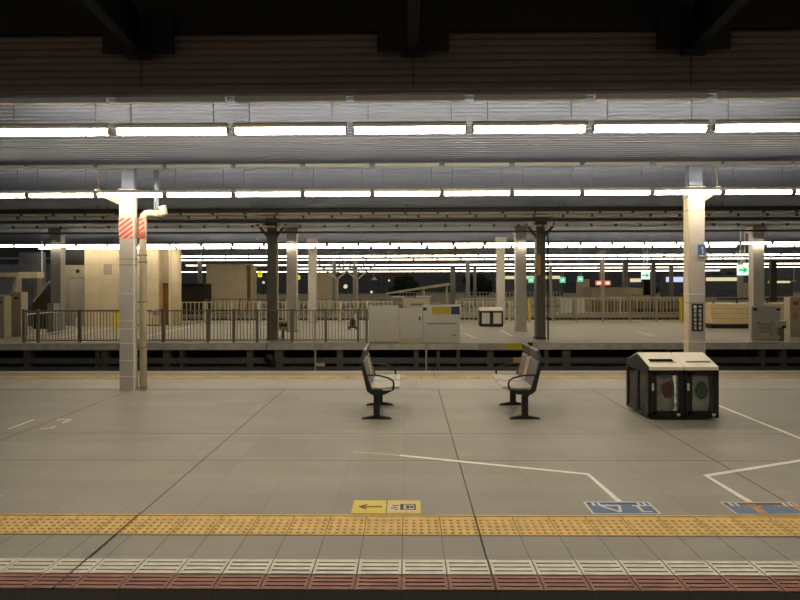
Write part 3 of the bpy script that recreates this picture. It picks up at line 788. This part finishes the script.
# ---- gate housings
GY = 19.15
def gbox(par, x0, x1, y0, y1, py0, py1, nm, m, ox, oy, bevel=0, Y=GY):
    return MB().box(X(x0, Y) - ox, X(x1, Y) - ox, y0, y1, Z(py1, Y, (x0+x1)/2), Z(py0, Y, (x0+x1)/2)).build(nm, m, par, bevel=bevel)
xo = X(383, GY)
g1 = empty('gate_leaf', (xo, GY, 0)); tag(g1, 'wide plain grey sliding gate leaf, at left of the gate group', 'gate')
MB().box(X(368.5, GY) - xo, X(398.5, GY) - xo, 0, .10, .03, Z(305.5, GY)).build('panel', M_gate, g1, bevel=.01)
MB().box(X(368.5, GY) - xo, X(398.5, GY) - xo, .02, .08, 0, .03).build('bottom_guide', M_rail, g1)
xo = X(411, GY)
g2 = empty('gate_leaf', (xo, GY, 0)); tag(g2, 'narrower grey gate leaf with handle, in the middle of the gate group', 'gate')
MB().box(X(399, GY) - xo, X(422.5, GY) - xo, .04, .12, .13, Z(308, GY)).build('panel', M_gate, g2, bevel=.01)
MB().box(X(399, GY) - xo, X(422.5, GY) - xo, -.03, .12, 0, .13).build('cream_footing', M_cream, g2)
gbox(g2, 419, 420.4, .02, .04, 316.5, 320.5, 'handle', M_black, xo, GY)
xo = X(441, GY)
g3 = empty('gate_housing', (xo, GY, 0)); tag(g3, 'grey gate housing with mustard and dark blue panels', 'gate housing')
MB().box(X(423, GY) - xo, X(459.5, GY) - xo, 0, .35, 0, Z(306, GY)).build('body', M_gate, g3, bevel=.012)
gbox(g3, 422.5, 460, -.005, .35, 305, 306.5, 'top_trim', M_signwhite, xo, GY)
gbox(g3, 432, 450.5, -.008, .0, 306.5, 314.5, 'mustard_panel', M_mustard, xo, GY)
gbox(g3, 451, 459.5, -.008, .0, 306.5, 314.5, 'blue_panel', M_darkblue, xo, GY)
gbox(g3, 423, 426.5, -.008, .0, 307.5, 310.5, 'blue_lamp', M_darkblue, xo, GY)
d_ = gbox(g3, 427, 456.5, -.015, .0, 324, 339, 'service_hatch', M_gate, xo, GY)
gbox(g3, 426.5, 457, -.02, -.0, 323.3, 324, 'hatch_shadow_gap', M_black, xo, GY)
gbox(g3, 452, 456, -.02, -.014, 334.6, 335.4, 'hatch_handle', M_black, xo, GY)
# right gate housing
xo = X(768, GY)
g4 = empty('gate_housing', (xo, GY, 0)); tag(g4, 'grey gate housing with recessed lower frame, at the right border', 'gate housing')
MB().box(X(752, GY) - xo, X(781, GY) - xo, .03, .15, 0.02, Z(306, GY, 770)).build('body', M_gate, g4, bevel=.012)
for (a, b) in ((753.5, 757.5), (777, 780.5)): gbox(g4, a, b, .01, .03, 308.2, 310.6, 'blue_lamp', M_darkblue, xo, GY)
gbox(g4, 758, 772, -.03, .03, 322.5, 324, 'frame_top', M_cream, xo, GY); gbox(g4, 758, 759.5, -.03, .03, 322.5, 339, 'frame_post', M_cream, xo, GY)
gbox(g4, 771, 772.5, -.03, .03, 320, 339, 'frame_post', M_cream, xo, GY); gbox(g4, 760, 771, .01, .03, 326, 333, 'recess', M_colgrey, xo, GY)
gbox(g4, 759, 779, -.06, .03, 335, 339, 'lower_bar', M_cream, xo, GY); gbox(g4, 772, 785, -.08, .1, 320.5, 327.5, 'motor_box', M_gate, xo, GY, .01)
gbox(g4, 780, 784, -.09, -.07, 325.5, 328, 'black_plug', M_black, xo, GY); gbox(g4, 779, 783, -.05, .05, 327, 341, 'support_leg', M_rail, xo, GY)
g5 = empty('gate_housing', (X(796, GY), GY, 0)); tag(g5, 'cream gate box cut off by the right border', 'gate housing')
for Yc in (21.0,):
    MB().box(X(790, Yc) - g5.location.x, X(815, Yc) - g5.location.x, 1.85, 2.2, 0, Z(297, Yc, 795)).build('body', M_cream, g5)
    MB().box(X(793, Yc) - g5.location.x, X(798.5, Yc) - g5.location.x, 1.84, 1.85, Z(305, Yc, 795), Z(301, Yc, 795)).build('dark_red_label', M_redpaint, g5)
    MB().box(X(792.5, Yc) - g5.location.x, X(797.5, Yc) - g5.location.x, 1.84, 1.85, Z(318.5, Yc, 795), Z(312.5, Yc, 795)).build('red_marks', M_orange, g5)
    MB().box(X(789.5, Yc) - g5.location.x, X(815, Yc) - g5.location.x, 1.835, 1.85, Z(309.3, Yc, 795), Z(308.6, Yc, 795)).build('seam', M_rail, g5)

# vertical poles in the track
for (px, lab) in ((315, 'left one, with a small foot box'), (426, 'right one, in front of the gate housing')):
    Yp = 18.2; r = empty('track_pole', (X(px, Yp), Yp, -1.35)); tag(r, 'thin pale track-side pole, ' + lab, 'pole')
    MB().tube([(0, 0, 0), (0, 0, Z(310 if px < 400 else 344, Yp, px) + 1.35)], .03, 8).build('pole_shaft', M_colgrey, r)
    if px < 400: MB().box(.03, .3, -.05, .05, Z(366, Yp, px) + 1.35, Z(363, Yp, px) + 1.35).build('foot_box', M_cream, r)
    MB().box(-.06, .06, -.06, .06, 0, .1).build('pole_base', M_rail, r)
# supports under the middle platform edge
for i, (px, wd) in enumerate(((28, 7), (105, 6), (98, 4), (167, 7), (250, 6), (182, 4), (279, 8), (340, 6), (416, 5), (438, 3), (458, 3), (490, 6), (546, 4), (566, 8), (640, 4), (668, 4), (762, 4), (783, 4))):
    Yp = 19.2; r = MB().box(-wd/2*.033, wd/2*.033, -.06, .15, 0, 1.35 - .2).build('edge_support', M_beam); r.location = (X(px, Yp), Yp, -1.35)
    tag(r, '%s short concrete support from the left under the middle platform edge' % ordn(sorted([28,105,98,167,250,182,279,340,416,438,458,490,546,566,640,668,762,783]).index(px)), 'support', 'supports under the platform edge')
# yellow painted edge
for (a, b, m, lab) in ((506.5, 533, M_mustard, 'mustard yellow section of the middle platform edge'), (478, 506, M_greywall, 'pale section of the middle platform edge beside the yellow one')):
    o = MB().box(X(a, P2), X(b, P2), P2 - .045, P2 - .03, Z(350, P2), -.005).build('edge_plate', m); tag(o, lab, 'edge plate')
o = MB().box(X(513, 19.1), X(523, 19.1), 19.08, 19.1, Z(363, 19.1), Z(357.5, 19.1)).build('beam_marking', M_orange); tag(o, 'small orange patch on the beam below the yellow edge', 'marking')
# black device hanging from the edge
r = empty('edge_camera', (X(266, 18.8), 18.8, -.03)); tag(r, 'round black device hanging from the middle platform edge by a cable', 'device')
MB().tube([(0, .05, .05), (0, 0, -.3)], .015, 6).build('cable', M_black, r)
rr = random.Random(2)
MB().blob((.10, 0, -.46), .17, .09, .17, 2, .2, rr).box(.0, .3, -.05, .05, -.62, -.5).build('body', M_black, r)
# black yellow post top near the yellow edge
r = empty('edge_marker', (X(530, 18.8), 18.8, 0)); tag(r, 'small black and yellow marker behind the right bench headrests', 'marker')
MB().box(-.07, .07, -.02, .02, -.2, .04).build('plate', M_black, r); MB().box(-.09, .09, -.03, .03, .04, .06).build('yellow_cap', M_mustard, r)

# small monitor on the fence
r = empty('fence_monitor', (X(283, 20.6), 20.6, 0)); tag(r, 'small beige control box right of the dark left column', 'control box')
MB().box(X(278.5, 20.6) - r.location.x, X(288.5, 20.6) - r.location.x, -.05, .12, Z(330, 20.6), Z(320.5, 20.6)).build('casing', M_greywall, r, bevel=.01)
MB().box(-.12, .14, -.07, -.05, Z(326.5, 20.6), Z(323, 20.6)).build('screen', M_black, r)
MB().box(-.04, .04, -.02, .04, 0, Z(330, 20.6)).build('stand', M_steel_dark, r)

# ---- distant bin
bn2 = empty('rubbish_bin', (X(491.5, 26), 26.3, 0)); tag(bn2, 'distant small-looking rubbish bin with two panes on the middle platform', 'bin')
W2 = (X(503, 26) - X(480, 26))/2
MB().box(-W2, W2, -.3, .3, .02, .72).build('frame', M_black, bn2)
MB().prism([(-.33, .70), (.33, .70), (.33, .74), (0, .86), (-.33, .74)], -W2, W2, 'x').build('lid', M_lid, bn2)
for s in (-1, 1): MB().box(s*W2/2 - W2*.34, s*W2/2 + W2*.34, -.315, -.3, .14, .62).build('pane', M_gate, bn2)

# trolley
r = empty('luggage_trolley', (X(352.5, 24.5), 24.5, 0)); tag(r, 'small dark trolley standing behind the fence, left of the gates', 'trolley')
MB().box(-.18, .22, -.1, .1, .08, .14).build('deck', M_black, r); MB().box(-.12, .12, -.05, .12, .14, .42).build('load', M_darkbrown, r, bevel=.02)
MB().tube([(-.18, .05, .12), (-.2, .05, .55), (-.05, .05, .62)], .015, 6).build('handle', M_steel_dark, r)
MB().box(.05, .2, -.03, .1, .42, .62).build('bright_parcel', M_gate, r)
for s in (-.13, .17): MB().tube([(s, -.09, .045), (s, -.06, .045)], .045, 10).build('wheel', M_black, r)

# P2 painted lines
strip([(148, 336), (205, 323)], .25, 'painted_line', M_wall, 'pale diagonal line on the middle platform behind the drainpipe', z=.004)
strip([(55, 338.5), (110, 327.8)], .2, 'painted_line', M_wall, 'pale diagonal line behind the leftmost fence', z=.004)
strip([(465, 333.5), (476, 338.5)], .12, 'painted_line', M_signwhite, 'short white diagonal line right of the gate housing', z=.004)
strip([(500, 330), (512, 336)], .12, 'painted_line', M_signwhite, 'short white diagonal line below the distant rubbish bin', z=.004)
strip([(636, 331.5), (655, 336)], .1, 'painted_line', M_signwhite, 'thin white diagonal line left of the right column', z=.004)

# ================================================================== LEFT BUILDINGS
BY = 27.0
xo = X(120, BY)
b = empty('station_building', (xo, BY, 0)); tag(b, 'large beige lift and stair building behind the left column', 'building')
def bb(x0, x1, y0, y1, py0, py1, nm, m, par=None, Y=BY, bev=0, oo=None):
    par = par or b
    oo = b.location.x
    return MB().box(X(x0, Y) - oo, X(x1, Y) - oo, y0, y1, Z(py1, Y, x0) if py1 else 0, Z(py0, Y, x0)).build(nm, m, par, bevel=bev)
bb(84.5, 158.5, 0, 1.6, 244, None, 'wall', M_wall)
bb(168.5, 171, 0, .5, 244, None, 'pier', M_wall)
MB().tube([(X(172.5, BY) - xo, .3, 0), (X(172.5, BY) - xo, .3, 3.7)], .28, 20).build('rounded_corner', M_wall, b, smooth=True)
bb(158.5, 168.5, .5, 1., 283, None, 'brown_door', M_brown)
bb(158.5, 166, .3, 1., 250, 283, 'door_header', M_greywall)
bb(166, 168.5, .25, 1., 250, 283, 'door_side_trim', M_brown)
bb(104, 112, -.02, 0, 264, 274.5, 'access_panel', M_greywall)
for px_ in (100, 118, 144): bb(px_ - .15, px_ + .15, -.006, 0, 250, 326, 'panel_joint', M_greywall)
for py_ in (265, 280, 295, 310): bb(84.5, 158.5, -.006, 0, py_ - .1, py_ + .1, 'panel_joint', M_greywall)
bb(113, 158.5, -.03, 0, 324.8, 327.5, 'plinth', M_steel_dark)
b_main = b
b = empty('service_room', (X(72, BY), BY + .3, 0)); tag(b, 'grey-beige service room with a closed door, left of the beige building', 'building')
bb(58, 83, 0, 1.6, 265, None, 'wall', M_greywall)
bb(58, 82.5, .1, 1.4, 249, 265, 'dark_window', M_black)
bb(66.5, 84, -.03, 0, 278.5, 326, 'door', M_colgrey)
bb(65.8, 84.3, -.02, 0, 277.6, 278.5, 'door_frame', M_rail)
MB().tube([(X(74.3, BY) - b.location.x, -.03, Z(271, BY, 74)), (X(74.3, BY) - b.location.x, 0, Z(271, BY, 74))], .09, 12).build('round_vent', M_darkbrown, b)

b = empty('distant_building', (X(228, 38.2), 38.2, 0)); tag(b, 'second beige building with orange door strip, behind the rear railing', 'building')
bb(206, 246.5, 0, 1.5, 264, None, 'wall', M_wall, b, 38.2, .03); bb(246.5, 250.5, .2, 1., 265, None, 'brown_door', M_brown, b, 38.2); bb(250.5, 253.5, 0, .8, 265, None, 'pier', M_cream, b, 38.2)
b = empty('distant_building', (X(324, 46), 46, 0)); tag(b, 'narrow beige building with a rounded top, behind the branching struts', 'building')
MB().prism([(X(315, 46) - b.location.x, 0), (X(333, 46) - b.location.x, 0), (X(333, 46) - b.location.x, Z(280, 46)), (X(331, 46) - b.location.x, Z(275.5, 46)), (X(327, 46) - b.location.x, Z(273, 46)), (X(315, 46) - b.location.x, Z(272, 46))], 0, 2).build('wall', M_wall, b)

# yellow box and small things along the building
r = empty('yellow_box', (X(116.2, 26), 26, 0)); tag(r, 'small bright yellow box against the beige building', 'box')
MB().box(-.13, .14, 0, .25, .0, Z(313.5, 26, 116)).build('body', M_signyel, r, bevel=.02); MB().box(-.08, .08, 0.02, .2, Z(313.5, 26, 116), Z(310.5, 26, 116)).build('lid', M_mustard, r)
for (px, w_, t, lab) in ((78, .22, 318, 'low white sign standing before the service room'), (96, .12, 312, 'thin white panel standing before the beige building')):
    o = MB().box(-w_/2, w_/2, 0, .08, 0, Z(t, 26, px)).build('standing_sign', M_signwhite); o.location = (X(px, 26), 26, 0); tag(o, lab, 'sign')
r = empty('fence_notice', (X(155, 19.35), 19.35, Z(313.5, 19.35, 155))); tag(r, 'small white notice with red lettering on the fence right of the drainpipe', 'sign')
MB().box(-.1, .1, -.01, .01, -.11, .11).build('board', M_signwhite, r)
mb = MB()
for k in range(3): mb.box(-.08, .08, -.013, -.0095, .05 - k*.06, .08 - k*.06)
mb.build('red_lettering', M_redpaint, r)

# cabinets at the far left
for (a, c_, t, Y, lab) in ((9.5, 21, 292, 21.6, 'tall cream cabinet with a dark slot at the left end of the platform'), (-8, 4, 296.5, 21.0, 'cream cabinet cut off by the left picture border')):
    r = empty('control_cabinet', (X((a+c_)/2, Y), Y, 0)); ox = r.location.x; tag(r, lab, 'cabinet', 'cabinets at the left end')
    MB().box(X(a, Y) - ox, X(c_, Y) - ox, 0, .4, .0, Z(t, Y, 10)).build('body', M_greywall, r, bevel=.01)
    MB().box(X(a, Y) - ox + .01, X(c_, Y) - ox - .01, -.012, 0, .35, Z(t + 1.5, Y, 10)).build('door', M_greywall, r, bevel=.006)
    MB().box(X(c_ - 6.5, Y) - ox, X(c_ - 2.5, Y) - ox, -.02, -.01, Z(t + 7, Y, 10), Z(t + 5, Y, 10)).build('slot', M_black, r)
# stair structure at left
r = empty('stair_canopy', (X(25, 25), 25, 0)); ox = r.location.x; tag(r, 'low stair canopy and dark stair side at the left border', 'stair')
MB().box(X(-12, 25) - ox, X(18.5, 25) - ox, 0, .5, Z(277, 25, 20), Z(272.5, 25, 20)).build('left_roof_slab', M_greywall, r)
MB().box(X(18.5, 25) - ox, X(44, 25.5) - ox, 0, .5, Z(278, 25, 20), Z(272, 25, 20)).build('right_roof_slab', M_cream, r)
MB().tube([at(42, 241, 25) - Vector((ox, 25, 0)), at(42, 272, 25) - Vector((ox, 25, 0))], .03, 6).build('hanger', M_white, r)
MB().box(X(5, 25) - ox, X(8, 25) - ox, .5, .9, 0, Z(277, 25, 20)).build('post', M_greywall, r)
MB().box(X(27, 25) - ox, X(30, 25) - ox, .5, .9, 0, Z(277, 25, 20)).build('post', M_rail, r)
MB().prism([(X(28, 25) - ox, 0), (X(49, 25) - ox, 0), (X(49, 25) - ox, Z(285, 25)), (X(44, 25) - ox, Z(285, 25)), (X(28, 25) - ox, Z(303, 25))], .3, .6).build('stair_side', M_darkbrown, r)
MB().tube([(X(30, 25) - ox, .2, Z(302, 25, 30)), (X(40, 25) - ox, .2, Z(288, 25, 40)), (X(47, 25) - ox, .2, Z(281, 25, 45))], .03, 6).build('stair_rail', M_greywall, r)
MB().box(X(-12, 25) - ox, X(46, 27.2) - ox, 2.0, 2.2, 0, 3.4).build('dark_back_wall', M_night, r)
o = MB().box(X(47, 22.5), X(53.5, 22.5), 22.5, 22.9, 0, Z(303.5, 22.5, 50)).build('low_grey_box', M_colgrey2); tag(o, 'low grey box at the foot of the grey left column', 'box')
# dark thing between buildings
r = empty('dark_kiosk', (X(196, 33.5), 36.9, 0)); ox = X(196, 36.9); r.location.x = ox; tag(r, 'dark closed kiosk left of the second beige building', 'kiosk')
MB().box(X(180, 36.9) - ox, X(205.5, 36.9) - ox, 0, 1.1, 0, Z(284.5, 36.9)).build('body', M_darkbrown, r); MB().box(X(178, 36.9) - ox, X(205.5, 36.9) - ox, -.3, 1.1, Z(284.5, 36.9), Z(283, 36.9)).build('roof', M_black, r)

# ================================================================== RIGHT AND FAR THINGS
r = empty('stair_parapet', (X(735, 24.9), 24.9, 0)); ox = r.location.x; tag(r, 'long cream stair parapet with a slanting left end', 'parapet')
Yp = 24.9
MB().prism([(X(713, Yp) - ox, Z(324, Yp, 740)), (X(840, Yp) - ox, Z(324, Yp, 740)), (X(840, Yp) - ox, Z(303.5, Yp, 740)), (X(709, Yp) - ox, Z(303.5, Yp, 740))], 0, 1.2).build('side_panel', M_parapet, r)
MB().box(X(711, Yp) - ox, X(840, Yp) - ox, .02, 1.1, 0, Z(324, Yp, 740)).build('shade_base', M_black, r)  # black base stands in for the shade under the parapet
MB().box(X(713, Yp) - ox, X(840, Yp) - ox, .2, .26, Z(299.5, Yp, 740), Z(298, Yp, 740)).build('handrail', M_darkbrown, r)
for k in (716, 740, 770, 800): MB().box(X(k, Yp) - ox - .02, X(k, Yp) - ox + .02, .2, .24, Z(304, Yp, 740), Z(299, Yp, 740)).build('rail_post', M_darkbrown, r)
for pyy in (308.5, 313.5, 318.5): MB().box(X(711, Yp) - ox, X(840, Yp) - ox, -.005, 0, Z(pyy + .2, Yp, 740), Z(pyy - .2, Yp, 740)).build('panel_seam', M_greywall, r)
# yellow post
for px, lab in ((681, 'left of the right column'), (529, 'between the pale and dark columns')):
    o = MB().box(-.05, .05, 0, .1, 0, 1.15).build('yellow_post', M_mustard); o.location = (X(px, 29.2), 29.2, 0); tag(o, 'yellow railing post ' + lab, 'post', 'yellow railing posts')
# brown wall and blocks behind rear railing right
def far(name, label, cat, px0, px1, py0, py1, Y, m, depth=1.0, grp=None, floor_=False):
    o = MB().box(X(px0, Y), X(px1, Y), Y, Y + depth, 0 if floor_ else Z(py1, Y, (px0+px1)/2), Z(py0, Y, (px0+px1)/2)).build(name, m); tag(o, label, cat, grp); return o
far('barrier_wall', 'brown-grey barrier wall on the third platform behind the right railing', 'wall', 592, 690, 301, 315, 38, M_brownwall, .3, floor_=True)
far('dark_bench', 'low dark bench-like block behind the right railing', 'block', 632, 690, 309, 315, 37.2, M_darkbrown, .3, floor_=True)
far('standing_board', 'left white slatted board on the third platform', 'board', 560, 572.5, 299, 311, 37.2, M_signwhite, .1, 'white slatted boards', True)
far('standing_board', 'right white slatted board on the third platform', 'board', 574.5, 585, 299, 311, 37.2, M_signwhite, .1, 'white slatted boards', True)
far('shelter', 'low grey-beige shelter under the red lit signs', 'shelter', 592, 633, 287.5, 297, 42, M_greywall, 2, floor_=True)
far('shelter', 'pale upright block left of the red lit signs', 'shelter', 582, 589.5, 279, 297, 44.5, M_cream, 1.5, floor_=True)
far('shelter', 'pale low block right of the red lit signs', 'shelter', 630, 643, 288, 297, 48, M_cream, 1.5, floor_=True)
def litb(label, px0, px1, py0, py1, m):
    Y = 76; litb.n = getattr(litb, 'n', 0) + 1; Y += litb.n * 1.5
    xm = X((px0+px1)/2, Y); r = empty('distant_building', (xm, Y, 0)); tag(r, label, 'building', 'distant buildings with lit windows')
    a, c_ = X(px0, Y) - xm, X(px1, Y) - xm; z0, z1 = Z(py1, Y, px0), Z(py0, Y, px0)
    MB().box(a - .4, c_ + .4, 0, 1, 0, z1 + .4).build('wall', M_night, r)
    MB().box(a, c_, -.05, 0, z0, z1).build('lit_window', m, r)
litb('long warm lit window band of a distant building, right', 706, 742, 277.5, 281, M_warm_lit)
litb('short warm lit window band between the dark columns', 768, 790, 281, 283, M_warm_lit)
litb('pale lit window band left of the right near column', 666, 683, 277, 282, M_cold_lit)
litb('warm lit window band below the middle green sign', 630, 641, 278.5, 282, M_warm_lit)
litb('warm lit window band between pale and dark columns at centre', 505, 560, 276, 279, M_warm_lit)
litb('small pale lit window low on the far right', 708, 722, 283, 284.5, M_warm_lit)
far('ticket_kiosk', 'distant tall pale kiosk right of the wide column cluster', 'kiosk', 749, 757, 283, 297, 42, M_cream, 1.5, floor_=True)
# white counter with blue stripe
r = empty('white_counter', (X(412, 33 + 4), 37.3, 0)); Yc = 37.3; ox = X(412, Yc); r.location.x = ox; tag(r, 'white counter with blue-topped ends behind the gate leaves', 'counter')
MB().box(X(403, Yc) - ox, X(430, Yc) - ox, 0, .8, 0, Z(298.5, Yc)).build('body', M_cream, r)
for (a, c_) in ((392, 405), (416, 431)):
    MB().box(X(a, Yc) - ox, X(c_, Yc) - ox, -.1, .9, Z(297.8, Yc), Z(296.3, Yc)).build('white_top', M_white, r)
    MB().box(X(a, Yc) - ox, X(c_, Yc) - ox, -.11, -.1, Z(297.4, Yc), Z(296.9, Yc)).build('blue_stripe', M_darkblue, r)
mb = MB()
for k in range(6): mb.box(X(411 + k*2.2, Yc) - ox, X(412.5 + k*2.2, Yc) - ox, -.01, 0, Z(305.5, Yc), Z(303.5, Yc))
mb.build('dark_lettering', M_ink, r)
# slanting roof
r = empty('slanting_roof', (X(420, 44), 44, 0)); ox = r.location.x; tag(r, 'pale slanting escalator roof in the distance at centre', 'roof')
MB().prism([(X(386, 44) - ox, Z(294.5, 44)), (X(386, 44) - ox, Z(292.8, 44)), (X(450, 44) - ox, Z(282.8, 44)), (X(450, 44) - ox, Z(285.5, 44))], 0, 2).build('roof_slab', M_cream, r)
MB().box(X(422, 44) - ox, X(425, 44) - ox, .3, .6, 0, Z(290, 44)).build('post', M_cream, r)
MB().box(X(446, 44) - ox, X(448, 44) - ox, .3, .6, 0, Z(286, 44)).build('post', M_cream, r)
# signs
def arrow(par, s, m, y):
    MB().prism([(-.62*s, .12*s), (.1*s, .12*s), (-.12*s, .38*s), (.12*s, .38*s), (.58*s, 0), (.12*s, -.38*s), (-.12*s, -.38*s), (.1*s, -.12*s), (-.62*s, -.12*s)], y - .006, y).build('arrow', m, par)
for (px, py, sz, Y, lab, kind) in ((742.7, 270, 10.5, 24.8, 'large green arrow exit sign hanging at the right', 0), (645.5, 275.3, 8, 31.2, 'green arrow exit sign left of the right near column', 0),
                             (562.5, 280, 5.5, 38.5, 'small green exit sign right of the dark right column', 0), (580.3, 279, 5.5, 41.5, 'small green exit sign left of the red lit signs', 0),
                             (531, 280, 5.5, 38.5, 'small pale green exit sign between the pale and dark columns', 0)):
    h = sz/2*Y/F; r = empty('exit_sign', (X(px, Y, py), Y, Z(py, Y, px))); tag(r, lab, 'sign', 'green exit signs')
    big = sz > 6
    MB().box(-h, h, -.04, .04, -h, h).build('panel', M_white_lit if big else M_palegreen_lit, r); arrow(r, h*1.45 if big else h, M_green_lit if big else M_white_lit, -.041)
    for s in (-.4, .4): MB().tube([(s*h, 0, h), (s*h, 0, 4.19 - r.location.z)], .015, 6).build('hanger', M_white, r)
for (px, lab) in ((598.7, 'red and white lit sign left of the slender pale column'), (607.3, 'red and white lit sign right of the slender pale column')):
    Y = 39.5; r = empty('red_lit_sign', (X(px, Y), Y, Z(283, Y, px))); tag(r, lab, 'sign', 'red lit signs')
    MB().box(-.2, .2, -.05, .05, -.16, .16).build('panel', M_red_lit, r); MB().box(-.12, .12, -.06, -.05, -.08, .08).build('white_face', M_white_lit, r)
    MB().tube([(0, 0, .16), (0, 0, 4.19 - r.location.z)], .015, 6).build('hanger', M_rail, r)
for (px, py, wd, lab) in ((260, 274, 4, 'yellow lit sign left of the dark left column'), (298.7, 277.5, 2.6, 'narrow yellow lit sign right of the pale column')):
    Y = 38; h = wd/2*Y/F; r = empty('yellow_lit_sign', (X(px, Y), Y, Z(py, Y, px))); tag(r, lab, 'sign', 'yellow lit signs')
    MB().box(-h, h, -.04, .04, -h*1.5, h*1.5).build('panel', M_yellow_lit, r); MB().tube([(0, 0, h*1.5), (0, 0, 4.19 - r.location.z)], .015, 6).build('hanger', M_rail, r)
    MB().box(-h*.5, h*.5, -.045, -.04, -h*.3, h*.3).build('dark_mark', M_ink, r)
# pendant lamp shapes in the distance
for (px, py, lab) in ((374, 279, 'left, beside the branching struts'), (794, 281, 'at the far right')):
    Y = 43; r = empty('pendant_speaker', (X(px, Y), Y, Z(py, Y, px))); tag(r, 'distant cone-shaped pendant hanging ' + lab, 'pendant', 'cone pendants')
    MB().tube([(0, 0, -.08), (0, 0, .12)], [.3, .06], 12).build('cone', M_white, r); MB().tube([(0, 0, .1), (0, 0, 4.19 - r.location.z)], .02, 6).build('rod', M_white, r)
# warm street lamps far away
for (px, py, rr_, lab) in ((263.5, 282.5, .25, 'left of the dark left column'), (345.5, 286.5, .4, 'behind the branching struts'), (371.5, 292, .25, 'right of the branching struts'),
                           (389, 280.5, .2, 'above the slanting roof')):
    Y = 100; p = at(px, py, Y); r = empty('street_lamp', (p.x, Y, 0)); tag(r, 'tiny warm far street light ' + lab, 'street lamp', 'far street lights')
    MB().blob((0, 0, p.z), rr_, rr_, rr_, 1).build('globe', M_warm_lit, r); MB().tube([(0, .1, 0), (0, .1, p.z)], .08, 6).build('pole', M_steel_dark, r)
# trees
rr = random.Random(11)
for (px, py, wd, lab) in ((407, 282, 30, 'above the slanting roof at centre'), (725, 279, 34, 'left of the right green sign'), (480, 283, 26, 'behind the distant column cluster'), (640, 284, 30, 'behind the middle green sign')):
    Y = 92; p = at(px, py, Y); r = empty('night_tree', (p.x, Y, 0)); tag(r, 'dark distant tree ' + lab, 'tree', 'dark distant trees')
    mb = MB()
    for k in range(9): mb.blob((rr.uniform(-.35, .35)*wd*Y/F, rr.uniform(-1, 1), p.z*.75 + rr.uniform(-1.2, .9)), 1.3, 1.2, 1.0, 2, .18, rr)
    mb.build('crown', M_foliage, r); MB().tube([(0, 0, 0), (0, 0, p.z*.75)], .2, 8).build('trunk', M_darkbrown, r)
